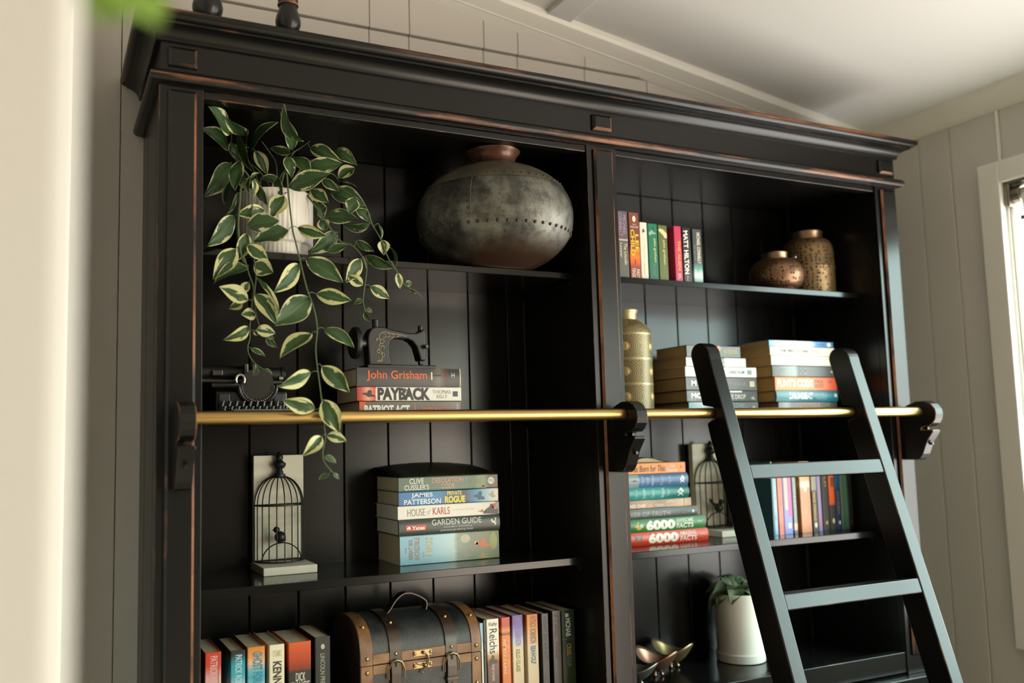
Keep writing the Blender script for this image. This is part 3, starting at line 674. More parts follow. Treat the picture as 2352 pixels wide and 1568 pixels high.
lay(1.4690, 1.6830, 1.6620, 1.6905, Y2-.002, 'charcoal paperback with a grey photo patch between the ladder stiles', C((0, '#4a4c4a'), (.1, '#565a57'), (.2, '#7d8784'), (.36, '#8c9894'), (.40, '#424442'), (1, '#393a38'), nz=.03), [('LEE', .13, .22, .28, .80, '#a9aca6'), ('CHILD', .42, .54, .24, .82, '#8f928c', {'bold': .02}), ('#', .93, .96, .4, .6, '#c9c6bb', OCT)], group=G, pages='tan', D=.16)
lay(1.4660, 1.6830, 1.6905, 1.7155, Y2-.003, 'plain ivory paperback between the ladder stiles', C((0, '#d9d4c4'), (1, '#dcd6c6')), [('the long road home', .12, .80, .40, .60, '#c4bfae')], group=G, pages='tan', D=.16)
lay(1.4640, 1.6845, 1.7155, 1.7385, Y2-.003, 'ivory paperback with black and gold lettering, second in the stack between the ladder stiles', C((0, '#dcd5c3'), (1, '#e3d8cb')), [('THE FIRST STONE', .14, .58, .36, .70, '#3a372f', {'bold': .02}), ('ELLIOTT', .62, .80, .55, .84, '#c0994a'), ('JAMES', .64, .78, .18, .46, '#c0994a'), ('#', .05, .065, .25, .75, '#b5ac98')], group=G, pages='tan', D=.165)
lay(1.4620, 1.6815, 1.7385, 1.7540, Y2-.003, 'thin blue and white paperback on top of the stack between the ladder stiles', C((0, '#4ba0c4'), (.1, '#a9cfdd'), (.35, '#dfe0dc'), (.62, '#c9d6dc'), (.72, '#1f7fb8'), (1, '#1a76b0'), nz=.04), [('ocean', .74, .86, .28, .6, '#155c90'), ('#', .90, .955, .15, .8, '#e3d8cc')], group=G, pages='tan', D=.165)

# --- stack on the third shelf of the right bay
G = 'books stacked beside the middle post on the third right shelf'
Yr = .150
XL_ = 1.0520
lay(XL_, 1.2795, S3, 1.3005, Yr, 'red-orange hardback with white numerals and a blue butterfly, bottom of the right stack', C((0, '#cf3f22'), (1, '#d0452a')), [('#', .055, .155, .28, .82, '#2a1f1c', BUT), ('#', .075, .135, .36, .74, '#2fa3c4', BUT), ('6000', .225, .605, .12, .90, '#ece4d8', {'bold': .06}), ('AMAZING', .625, .835, .60, .88, '#ecd9cc', {'bold': .02}), ('FACTS', .63, .845, .14, .54, '#ecd9cc', {'bold': .03}), ('kids', .90, .96, .5, .68, '#ecd9cc')], group=G, hard=.004, D=.138, pages='white')
lay(XL_, 1.2720, 1.3005, 1.3305, Yr, 'green hardback with white numerals and a yellow creature in the right stack', C((0, '#35753a'), (1, '#3d7a42')), [('#', .06, .15, .2, .85, '#c9a63c', FIG), ('#', .13, .175, .35, .65, '#b9c6a4', OCT), ('6000', .21, .59, .12, .90, '#ece8dc', {'bold': .06}), ('AWESOME', .605, .835, .60, .88, '#cfe0c4', {'bold': .02}), ('FACTS', .61, .835, .14, .54, '#dfe6d4', {'bold': .03}), ('kids', .89, .95, .5, .66, '#cfe0c4')], group=G, hard=.004, D=.138, pages='white')
lay(XL_-.004, 1.2530, 1.3305, 1.3540, Yr+.002, 'dark grey hardback with silver serif capitals in the right stack', C((0, '#454b49'), (1, '#3a403f')), [('RIVER OF TRUTH', -.02, .60, .25, .70, '#a9ada6'), ('ALI SINGER', .64, .86, .34, .62, '#5f7470'), ('#', .92, .95, .35, .65, '#d6d8d0', OCT)], group=G, hard=.002, D=.138, pages='cream')
lay(XL_, 1.2365, 1.3540, 1.3745, Yr+.002, 'thin tan paperback with cream lettering in the right stack', C((0, '#8a6a4a'), (.3, '#a98460'), (.5, '#7f6a4e'), (.75, '#b08a66'), (.86, '#c2a27e'), (1, '#a5835f'), nz=.08), [('RED CHEF', .03, .28, .16, .52, '#e6dcc4', {'bold': .03}), ('BILL MARSH', .32, .56, .16, .48, '#dccfb4', {'bold': .02}), ('AUSTRALIAN', .60, .80, .52, .80, '#e6dcc4', {'bold': .02}), ('CLASSICS', .60, .76, .14, .42, '#dccfb4'), ('#', .885, .893, .05, .95, '#7a5c40')], group=G, D=.138, pages='cream')
lay(XL_, 1.2270, 1.3745, 1.4030, Yr, 'teal hardback with rows of white lettering and a bird emblem in the right stack', C((0, '#3f9c98'), (.5, '#2d8f8c'), (.8, '#14706c'), (1, '#0f6560')), [('Collected', .10, .14, .15, .85, '#bfe0dc', {'rot': 90}), ('Stories', .22, .27, .1, .9, '#cfe6e2', {'rot': 90}), ('Country', .36, .43, .15, .85, '#bfe0dc', {'rot': 90}), ('Voices', .52, .58, .1, .9, '#cfe6e2', {'rot': 90}), ('Tales', .62, .66, .2, .8, '#a9d4d0', {'rot': 90}), ('#', .80, .91, .18, .86, '#e3e8e2', PENG)], group=G, hard=.005, D=.138, pages='cream')
lay(XL_, 1.2260, 1.4030, 1.4335, Yr, 'steel blue hardback with rows of white lettering and a bird emblem in the right stack', C((0, '#9aa9ab'), (.18, '#8b9ba0'), (.185, '#4a6f9c'), (1, '#486a92'), nz=.0), [('#', .02, .17, .45, .60, '#3f4a4c', FIG), ('Collected', .21, .25, .15, .85, '#b9cade', {'rot': 90}), ('Great', .29, .33, .2, .8, '#b9cade', {'rot': 90}), ('Writing', .38, .43, .1, .9, '#c9d6e4', {'rot': 90}), ('Essays', .53, .58, .15, .85, '#b9cade', {'rot': 90}), ('Verse', .66, .70, .2, .8, '#b9cade', {'rot': 90}), ('#', .855, .94, .22, .82, '#e3e8e8', PENG)], group=G, hard=.005, D=.138, pages='cream')
lay(XL_+.004, 1.2220, 1.4335, 1.4595, Yr, 'orange paperback with black handwritten lettering in the right stack', C((0, '#e58a34'), (1, '#e08430')), [('I Was Born for This', -.02, .64, .20, .78, '#2d231c', {'shear': .15}), ('Alice', .72, .82, .52, .84, '#f0ddc8', {'bold': .01}), ('Oseman', .67, .86, .14, .46, '#f0ddc8', {'bold': .01}), ('#', .91, .935, .45, .62, '#5a5048')], group=G, D=.14, pages='cream')
# curled dark paperback lying on top of that stack
ct = thing('book', 'dark reddish paperback with a wavy cover lying on the orange book', 'book', (1.075, .165, 1.4597), G)
w = MB(); K = 14; grid = []
for j in range(5):
    row = []
    for i in range(K+1):
        u = i/K
        row.append(w.bm.verts.new((0.115*u, 0.10*j/4, 0.0005 + 0.0125*math.sin(PI*min(1, u*1.05))**0.8*(0.75+0.25*math.sin(5*u)) )))
    grid.append(row)
for j in range(4):
    for i in range(K): w.bm.faces.new((grid[j][i], grid[j][i+1], grid[j+1][i+1], grid[j+1][i]))
wc = w.build('cover', cover_mat([(0, '#4a2a1f'), (.6, '#6b2417'), (1, '#5a4a38')], mottle=(18, '#3a2b22')), ct, local=True, smooth=True)
s_ = wc.modifiers.new('thickness', 'SOLIDIFY'); s_.thickness = 0.001; s_.offset = -1
pb = MB(); pb.prism([(0.003, 0.0006), (0.112, 0.0006), (0.085, 0.006), (0.055, 0.010), (0.03, 0.0095)], lambda p, t: (p[0], t, p[1]), 0.003, 0.097)
pb.build('page_block', PAGES['cream'][0], ct, local=True)

# --- upright row behind the ladder on the third right shelf
G = 'upright books between the ladder stiles on the third right shelf'
row = [
 (1.4745, 1.4862, .172, 'pale blue thin upright book with a dark teal cover, leftmost behind the ladder rung', C((0, '#8fb4c4'), (.6, '#a9c0c6'), (1, '#5f9fc0'), nz=.1), [('cooking', .1, .8, .25, .7, '#5f87a0')]),
 (1.4890, 1.5060, .176, 'coral upright book beside the pale blue one', C((0, '#d86a4a'), (.8, '#d8603f'), (.9, '#d4452c'), (1, '#d8785a')), [('garden life', .1, .6, .3, .7, '#c4553a')]),
 (1.5066, 1.5350, .176, 'lavender upright book with a magenta stripe and white dot', C((0, '#7a7eb4'), (1, '#6c74b8')), [('#', .0, .76, .58, .98, '#c4378f'), ('#', .14, .66, .18, .52, '#c9a88a'), ('#', .84, .92, .45, .80, '#eef0f2', OCT)]),
 (1.5385, 1.5510, .170, 'thin grey-green upright book between lavender and tan ones', C((0, '#7d8a80'), (.84, '#6f7c72'), (.86, '#d8a492'), (.94, '#d8a492'), (.96, '#39423c'), (1, '#39423c')), [('poems', .1, .7, .3, .7, '#a9b2a8')]),
 (1.5640, 1.5995, .178, 'thick tan upright book with a cream glow on its spine', C((0, '#b9783f'), (.14, '#cf9a50'), (.26, '#c98a4a'), (.32, '#dcb08c'), (.40, '#c07a4c'), (1, '#bd7442'), nz=.05), [('#', .28, .36, .12, .88, '#e8cbb0'), ('#', .36, .43, .38, .64, '#e8cbb0', OCT), ('#', .56, .82, .44, .52, '#dcae84', FIG)]),
 (1.6035, 1.6220, .172, 'black upright book with yellow lettering and a red head band', C((0, '#7d1f1c'), (.18, '#a02522'), (.19, '#8a8270'), (.38, '#6f6a5a'), (.40, '#191813'), (1, '#15140f'), interp='CONSTANT'), [('DEAD FAMOUS', .42, .84, .25, .62, '#c99a1c', {'bold': .04}), ('#', .86, .94, .25, .75, '#d9cdb8', OCT)]),
 (1.6228, 1.6362, .174, 'lilac thin upright book right of the black and yellow one', C((0, '#8a7a98'), (.7, '#8d7a9c'), (.85, '#a06a88'), (1, '#7f74a0')), []),
 (1.6390, 1.6620, .174, 'dark brown upright book with gold lettering at its head', C((0, '#2b2620'), (1, '#2e2822')), [('GOLD', .02, .36, .40, .68, '#a9823a', {'bold': .02}), ('#', .85, .91, .35, .68, '#b98a2a', OCT)]),
 (1.6640, 1.6838, .173, 'orange and black upright book near the right end of the row', C((0, '#dc6230'), (.6, '#d9581f'), (.64, '#3a3230'), (1, '#37312c'), nz=.06), [('#', .22, .36, .4, .85, '#7a3a18'), ('#', .82, .90, .35, .75, '#c9bd8a', OCT)]),
 (1.6860, 1.7035, .171, 'navy blue upright book near the right end of the row', C((0, '#1d5a7c'), (.35, '#174e70'), (.42, '#1c2746'), (.8, '#1f2a50'), (1, '#1a3050')), [('ocean', .42, .76, .3, .7, '#8a7a68'), ('#', .86, .92, .4, .8, '#b9c0b4', OCT)]),
 (1.7050, 1.7300, .169, 'grey-green upright book second from the right end of the row', C((0, '#66786a'), (.5, '#5f7566'), (1, '#55705f')), [('#', .0, .97, .55, .92, '#4f8a74')]),
 (1.7320, 1.7475, .166, 'black upright book with faint lettering at the right end of the row', C((0, '#211f1c'), (1, '#1e1c19')), [('NIGHT WATCH', .05, .8, .35, .65, '#6a6a62'), ('#', .86, .93, .3, .7, '#6f4a3a')]),
]
for x0, x1, h, lab, cv, mk in row:
    st(x0, x1, h, lab, cv, mk, base=S3, y=.130, D=.12, group=G)
# the big dark teal book whose front cover faces left
st(1.4680, 1.4738, .181, 'dark teal thin book facing left, in front of the pale blue one', one('#0f4a5c'), [], base=S3, y=.128, D=.13, group=G)

K4 = 0.56
def CK(*stops, **kw): return C(*[(p_*K4, c_) for p_, c_ in stops], **kw)
# --- bottom left: upright paperbacks either side of the trunk
G = 'upright paperbacks left of the little trunk'
for x0, x1, h, lab, cv, mk in [
 (.0985, .1265, .1895, 'red upright paperback fading to pale pink, leftmost of the bottom row', CK((0, '#c03a1e'), (.22, '#c43a26'), (.42, '#d4a09a'), (1, '#d9c4c0')), [('PATRICK ROBINSON', .06, .80, .30, .78, '#d9a8a4', {'bold': .02}), ('#', .06, .80, .80, .84, '#8a4a40')]),
 (.1430, .1690, .1875, 'teal and black upright paperback in the bottom row', CK((0, '#1c2322'), (.08, '#22302f'), (.22, '#1f8fa4'), (.42, '#3a98a8'), (.7, '#b9ccd0'), (1, '#a9c0c6')), [('PATRICK ROBINSON', .07, .80, .30, .78, '#a4ccd6', {'bold': .02})]),
 (.1730, .2045, .1905, 'orange and turquoise upright paperback in the bottom row', CK((0, '#c87a2c'), (.14, '#d88a4a'), (.26, '#d8a884'), (.38, '#6fa4b0'), (.5, '#3a9ab0'), (.8, '#b4c4c6'), (1, '#c9ccc8')), [('GHOST FORCE', .08, .70, .30, .86, '#2a7f96', {'bold': .03})]),
 (.2125, .2405, .1900, 'cream upright paperback with black capitals in the bottom row', CK((0, '#d8cfb4'), (1, '#d4cbb2')), [('STUART', .10, .20, .25, .80, '#b5a878', {'rot': 90}), ('KENNEDY', .28, .95, .24, .80, '#2b2a24', {'bold': .03})]),
 (.2480, .2905, .1900, 'dark upright paperback with a fiery orange head in the bottom row', CK((0, '#c8541c'), (.3, '#a83a14'), (.46, '#7a2a10'), (.5, '#2a2624'), (1, '#262220'), nz=.06), [('DICK', .52, .66, .32, .74, '#dcd8cc', {'rot': 90}), ('FRANCIS', .67, .80, .10, .92, '#dcd8cc', {'rot': 90}), ('#', .82, .835, .12, .9, '#dcd8cc')]),
 (.2980, .3275, .1945, 'black upright paperback with silver lettering beside the trunk', CK((0, '#23231f'), (1, '#1f1f1c')), [('#', .12, .21, .38, .64, '#a9a498', OCT), ('LINCOLN PRESTON', .28, 1.0, .34, .64, '#8f8f88', {'bold': .01})]),
]:
    mk = [(m_[0], m_[1]*K4, m_[2]*K4) + tuple(m_[3:]) for m_ in mk]
    st(x0, x1, h, lab, cv, mk, base=S4, y=.100, D=.135, group=G)
G = 'upright paperbacks right of the little trunk'
K4 = 0.64
for x0, x1, h, lab, cv, mk in [
 (.6395, .6475, .1850, 'thin pale blue and white upright book against the trunk', CK((0, '#7fb0c4'), (.3, '#8fb8c8'), (.5, '#d4d4cc'), (1, '#d8d4c8')), []),
 (.6478, .6545, .1900, 'thin black upright paperback between the trunk and the white one', CK((0, '#23211f'), (1, '#2a2624')), [('THE DEEP', .1, .8, .25, .75, '#55504a')]),
 (.6550, .6835, .1905, 'white upright paperback with large black lettering right of the trunk', CK((0, '#d9d4c6'), (.50, '#dcd6c8'), (.60, '#b98a4a'), (.72, '#6a3a24'), (1, '#4a2a20')), [('Kathy', .05, .13, .20, .84, '#4a4842', {'rot': 90}), ('Reichs', .16, .56, .22, .82, '#24231f'), ('#', .58, .78, .12, .88, '#3a221a', FIG), ('break no bones', .74, 1.0, .36, .62, '#d8cdb8')]),
 (.6890, .7100, .1905, 'orange upright paperback with a red sunset head right of the trunk', CK((0, '#b8321c'), (.14, '#a82c1c'), (.22, '#d8842c'), (.28, '#3a1c14'), (.30, '#d8701c'), (1, '#d0681c')), [('PATRICK ROBINSON', .34, .92, .58, .84, '#e6b98a'), ('NIMITZ CLASS', .36, .92, .16, .46, '#efd4b0', {'bold': .01})]),
 (.7140, .7400, .1925, 'purple and cream upright paperback right of the trunk', CK((0, '#4a2c7a'), (.14, '#5a3a8a'), (.32, '#8f8ab8'), (.42, '#a9bcc8'), (.54, '#cfc0a4'), (1, '#d0bc9a')), [('PATRICK ROBINSON', .05, .50, .28, .78, '#8a78b0', {'bold': .02}), ('KILO CLASS', .56, .92, .30, .66, '#8a8a3a', {'bold': .03})]),
 (.7485, .7755, .1905, 'orange and cream upright paperback with blue lettering right of the trunk', CK((0, '#c8641c'), (.16, '#d07a24'), (.34, '#cfa47a'), (.46, '#d4a898'), (.54, '#cfbc9c'), (1, '#d0bc9a')), [('PATRICK ROBINSON', .03, .48, .28, .82, '#8a6a34', {'bold': .02}), ('SEAWOLF', .52, .82, .30, .74, '#2f7088', {'bold': .03})]),
 (.7835, .8015, .1890, 'black upright paperback with faint blue lettering in the bottom row', CK((0, '#1c1e1e'), (1, '#1a1c1c')), [('POINT OF IMPACT', .05, .8, .3, .75, '#34424a')]),
 (.8075, .8290, .1930, 'dark maroon-black upright paperback in the bottom row', CK((0, '#221815'), (1, '#1e1614')), [('STEEL FIRE', .05, .8, .3, .7, '#40221c')]),
 (.8305, .8625, .1910, 'dark green camouflage upright paperback, rightmost of the bottom row', CK((0, '#22302a'), (.5, '#25352c'), (1, '#3a4428'), nz=.2), [('#', .05, .11, .30, .55, '#c4c9bc'), ('MCNAB', .13, .44, .30, .68, '#c4c9bc', {'bold': .04}), ('#', .48, .49, .0, 1, '#55604e'), ('CRISIS', .56, .76, .34, .68, '#a08a4a', {'bold': .03}), ('FOUR', .78, .95, .36, .66, '#5a7a86', {'bold': .03})]),
]:
    mk = [(m_[0], m_[1]*K4, m_[2]*K4) + tuple(m_[3:]) for m_ in mk]
    st(x0, x1, h, lab, cv, mk, base=S4, y=.098 if x0 < .8 else .094, D=.14, group=G)
# plant: base point, tip point, width, cream
LEAVES = [
 (0.1369,0.08,2.1026,0.0886,-0.004,2.1178,0.0354,0),
 (0.149,0.15,2.0984,0.0905,0.088,2.112,0.0379,0),
 (0.1745,0.1068,2.112,0.1179,0.0342,2.112,0.0075,0),
 (0.1845,0.15,2.0983,0.1996,0.0103,2.112,0.0306,0),
 (0.2599,0.09,2.0875,0.2171,-0.004,2.1195,0.0177,0),
 (0.2602,0.03,2.0827,0.2055,-0.015,2.1215,0.0125,0),
 (0.2673,0.14,2.0984,0.228,0.158,2.112,0.0188,0),
 (0.2936,0.1,2.1015,0.3442,0.07,2.0765,0.0258,1),
 (0.3473,0.12,2.1087,0.3919,0.1,2.0821,0.0269,0),
 (0.2598,0.09,2.0764,0.2843,0.06,2.0384,0.0323,0),
 (0.2379,0.055,2.0642,0.2447,0.045,2.0215,0.0221,0),
 (0.2845,0.08,2.0553,0.3449,0.05,2.0603,0.0302,0),
 (0.2406,0.05,2.0007,0.3092,0.02,2.0306,0.0397,0),
 (0.3615,0.13,2.0568,0.3986,0.13,2.0872,0.0248,1),
 (0.3638,0.13,2.0502,0.4031,0.13,2.0425,0.0135,0),
 (0.3061,0.06,2.0276,0.3341,0.04,2.0016,0.0171,0),
 (0.3328,0.09,2.0143,0.3957,0.06,1.9889,0.035,0),
 (0.2897,0.08,2.0095,0.319,0.06,1.984,0.028,1),
 (0.3618,0.03,1.9891,0.3514,0.03,1.9562,0.0256,0),
 (0.3649,0.03,1.9676,0.3974,0.03,1.945,0.0192,0),
 (0.3174,0.07,1.9579,0.3718,0.04,1.9526,0.0301,0),
 (0.4008,0.05,1.945,0.3484,0.07,1.9371,0.0119,0),
 (0.2521,0.04,1.923,0.3027,0.02,1.9059,0.0218,1),
 (0.338,0.06,1.926,0.285,0.06,1.8794,0.0311,0),
 (0.313,0.05,1.8836,0.3542,0.05,1.9018,0.018,0),
 (0.3652,0.03,1.9054,0.4002,0.03,1.8857,0.0117,0),
 (0.4145,0.02,1.9086,0.4175,0.02,1.8795,0.0224,2),
 (0.3816,0.03,1.8768,0.4369,0.02,1.8521,0.0102,0),
 (0.4257,0.02,1.8985,0.448,0.02,1.8576,0.0081,0),
 (0.4071,0.02,1.9395,0.4146,0.02,1.9097,0.0096,0),
 (0.1945,0.05,1.9537,0.1417,0.04,1.939,0.0257,1),
 (0.1577,0.035,1.9173,0.212,0.015,1.9296,0.0343,0),
 (0.2393,0.05,1.9211,0.1724,0.05,1.8958,0.0343,0),
 (0.2317,0.055,1.9876,0.2037,0.045,1.9407,0.0313,1),
 (0.2279,0.06,1.9886,0.2205,0.08,2.0332,0.0138,0),
 (0.1809,0.055,2.0022,0.1988,0.055,1.9645,0.0155,0),
 (0.174,0.05,2.0096,0.1757,0.05,1.9782,0.0095,2),
 (0.1618,0.05,1.9852,0.1775,0.07,2.0359,0.009,1),
 (0.1485,0.06,2.0472,0.138,0.05,1.987,0.0196,0),
 (0.1466,0.12,2.0591,0.0988,0.1,1.9834,0.0351,0),
 (0.1409,0.1,2.0202,0.127,0.1,1.9713,0.0163,1),
 (0.1554,0.1043,2.112,0.1805,0.12,2.0454,0.0081,0),
 (0.1482,0.14,2.1073,0.161,0.14,2.0712,0.0172,0),
 (0.1397,0.05,1.9379,0.0908,0.03,1.8731,0.0284,0),
 (0.2053,0.1857,2.112,0.2331,0.19,2.067,0.0257,1),
 (0.1618,0.045,1.907,0.1409,0.045,1.8509,0.0254,1),
 (0.1446,0.05,1.982,0.1273,0.05,1.9389,0.0081,0),
 (0.1974,0.1,2.0306,0.2469,0.1,2.0216,0.0191,0),
 (0.3201,0.14,2.006,0.3336,0.14,1.9707,0.0235,0),
 (0.3209,0.12,1.9648,0.3321,0.12,1.9421,0.0243,1),
 (0.1676,0.13,2.0348,0.1804,0.13,2.0119,0.0215,0),
 (0.3059,0.13,2.0133,0.3147,0.13,1.9644,0.0133,0),
 (0.1392,0.035,1.8752,0.0982,0.025,1.8166,0.0326,1),
 (0.1607,0.03,1.8423,0.0974,0.02,1.8176,0.0276,0),
 (0.1582,0.035,1.8826,0.196,0.025,1.852,0.0257,1),
 (0.1683,0.025,1.8463,0.2016,0.015,1.8317,0.0326,1),
 (0.2463,0.0,1.8465,0.1975,-0.02,1.7878,0.0328,1),
 (0.2577,0.0,1.8571,0.3234,-0.02,1.8157,0.0347,0),
 (0.2737,-0.01,1.7909,0.3339,-0.03,1.7792,0.0278,1),
 (0.261,-0.02,1.7828,0.1934,-0.04,1.7279,0.0428,0),
 (0.1744,0.02,1.821,0.217,0.02,1.7631,0.0197,1),
 (0.1679,0.01,1.7897,0.2091,0.0,1.7363,0.0322,1),
 (0.1586,0.02,1.7792,0.1057,0.01,1.7997,0.0302,2),
 (0.1607,0.03,1.8137,0.1441,0.03,1.7888,0.016,2),
 (0.1498,0.03,1.7786,0.1274,0.03,1.7627,0.0173,1),
 (0.1705,0.015,1.7534,0.1428,0.005,1.7509,0.0216,2),
 (0.159,0.015,1.7292,0.117,0.005,1.7027,0.0218,1),
 (0.1694,0.01,1.7252,0.2051,0.01,1.7203,0.0212,2),
 (0.1667,0.015,1.7237,0.1747,0.015,1.7153,0.0095,1),
 (0.1865,0.01,1.7098,0.207,0.01,1.6939,0.008,0),
 (0.19,0.01,1.7134,0.2024,0.01,1.7097,0.0063,0),
 (0.161,0.015,1.6918,0.1876,0.015,1.6792,0.0114,0),
 (0.1738,0.015,1.6596,0.1662,0.015,1.642,0.0086,0),
 (0.1839,0.015,1.6566,0.2012,0.015,1.6453,0.0069,0),
 (0.3732,0.03,1.8709,0.3438,0.03,1.8225,0.0271,1),
 (0.3774,0.03,1.8203,0.344,0.03,1.8376,0.0203,2),
 (0.3919,0.03,1.818,0.4313,0.03,1.7968,0.0222,1),
 (0.3754,0.03,1.7923,0.3596,0.03,1.7829,0.0104,0),
 (0.3816,0.03,1.7749,0.3958,0.03,1.7684,0.0074,0),
 (0.3793,0.03,1.7695,0.3884,0.03,1.7482,0.0074,0),
 (0.2794,-0.04,1.7246,0.3308,-0.06,1.6926,0.0264,0),
 (0.257,-0.04,1.717,0.1935,-0.06,1.6747,0.0307,1),
 (0.2481,-0.065,1.6435,0.1889,-0.085,1.6157,0.0256,1),
 (0.2668,-0.065,1.655,0.3107,-0.085,1.609,0.0303,1),
 (0.2491,-0.085,1.5792,0.1908,-0.095,1.5935,0.0252,1),
 (0.2619,-0.09,1.5954,0.2861,-0.102,1.5389,0.0324,1),
 (0.2597,-0.09,1.5338,0.2264,-0.1,1.5024,0.0219,2),
 (0.2677,-0.09,1.5351,0.3,-0.1,1.5256,0.0197,2),
 (0.2629,-0.09,1.4998,0.2854,-0.09,1.488,0.0104,0),
 (0.2711,-0.09,1.4702,0.2525,-0.09,1.4606,0.0071,0),
 (0.2787,-0.09,1.4708,0.2894,-0.09,1.4592,0.0066,0),
 (0.4407,0.01,1.8442,0.4451,0.01,1.8125,0.0139,2),
 (0.4546,0.01,1.8237,0.4706,0.01,1.8252,0.0105,0),
 (0.4634,0.01,1.8122,0.481,0.01,1.8056,0.0043,0),
]
STEMS = [
 [(0.2252,0.1,2.016),(0.2341,0.07,2.0357),(0.2355,0.05,2.0279),(0.2385,0.05,1.9919),(0.2417,0.035,1.9227),(0.2441,0.015,1.885),(0.2508,0.0,1.8355),(0.2461,0.0,1.8548),(0.2551,-0.015,1.7995),(0.2631,-0.03,1.7624),(0.2667,-0.04,1.7236),(0.2592,-0.055,1.6817),(0.2602,-0.075,1.6211),(0.2607,-0.088,1.5845),(0.2638,-0.09,1.546),(0.2653,-0.09,1.5291),(0.2601,-0.09,1.5053),(0.2633,-0.09,1.4889),(0.2731,-0.09,1.4764),(0.2801,-0.09,1.4694)],
 [(0.1868,0.1,2.0153),(0.1557,0.06,2.0073),(0.1467,0.045,1.9543),(0.1438,0.04,1.9116),(0.1468,0.035,1.8697),(0.1518,0.03,1.8487),(0.152,0.03,1.8574),(0.1596,0.025,1.8275),(0.1672,0.02,1.8006),(0.1633,0.015,1.7705),(0.1593,0.015,1.7327),(0.1593,0.015,1.7096),(0.1556,0.015,1.6923),(0.1605,0.015,1.6752),(0.1741,0.015,1.6605),(0.1948,0.015,1.6498)],
 [(0.1974,0.1,2.0142),(0.1751,0.055,2.0101),(0.1688,0.04,1.9551),(0.1684,0.035,1.8918),(0.1675,0.035,1.8833),(0.1706,0.025,1.8458),(0.1716,0.02,1.8214),(0.1676,0.015,1.7882),(0.1694,0.01,1.7555),(0.1751,0.01,1.7326),(0.188,0.01,1.7099)],
 [(0.2622,0.1,2.021),(0.315,0.09,2.0393),(0.3572,0.06,2.0065),(0.3829,0.03,1.9747),(0.3942,0.025,1.9407),(0.4111,0.02,1.9083),(0.4224,0.015,1.8744),(0.4345,0.012,1.8509),(0.4262,0.01,1.8658),(0.4391,0.01,1.8463),(0.4536,0.01,1.822),(0.4784,0.01,1.8092),(0.4916,0.01,1.7966)],
 [(0.2732,0.1,2.0221),(0.2976,0.07,1.9747),(0.3352,0.05,1.9101),(0.3585,0.04,1.8978),(0.3749,0.03,1.8764),(0.3846,0.03,1.8511),(0.3781,0.03,1.8759),(0.3849,0.03,1.8545),(0.3806,0.03,1.8199),(0.377,0.03,1.7917),(0.38,0.03,1.7733),(0.3862,0.03,1.755)],
 [(0.2041,0.13,2.0221),(0.1933,0.14,2.0538),(0.1824,0.15,2.0823),(0.1802,0.15,2.109),(0.1664,0.0708,2.112)],
 [(0.2214,0.13,2.0239),(0.1997,0.12,2.0486),(0.1825,0.13,2.0651),(0.1612,0.13,2.0737),(0.1503,0.14,2.0932),(0.1438,0.1056,2.112)],
 [(0.2409,0.12,2.0231),(0.2495,0.11,2.0602),(0.2629,0.11,2.0885),(0.2785,0.11,2.1017),(0.2929,0.0931,2.112)],
 [(0.2343,0.12,2.0225),(0.2347,0.13,2.0689),(0.2261,0.14,2.0934),(0.206,0.1285,2.112)],
 [(0.2563,0.12,2.0247),(0.2756,0.1,2.0557),(0.2979,0.1,2.0762),(0.3273,0.1,2.0886)],
 [(0.2674,0.12,2.0259),(0.3124,0.12,2.0521),(0.3476,0.13,2.0634),(0.3615,0.13,2.0511)],
 [(0.1911,0.12,2.018),(0.1679,0.1,2.0393),(0.1512,0.1,2.0461),(0.1427,0.11,2.0546)],
]
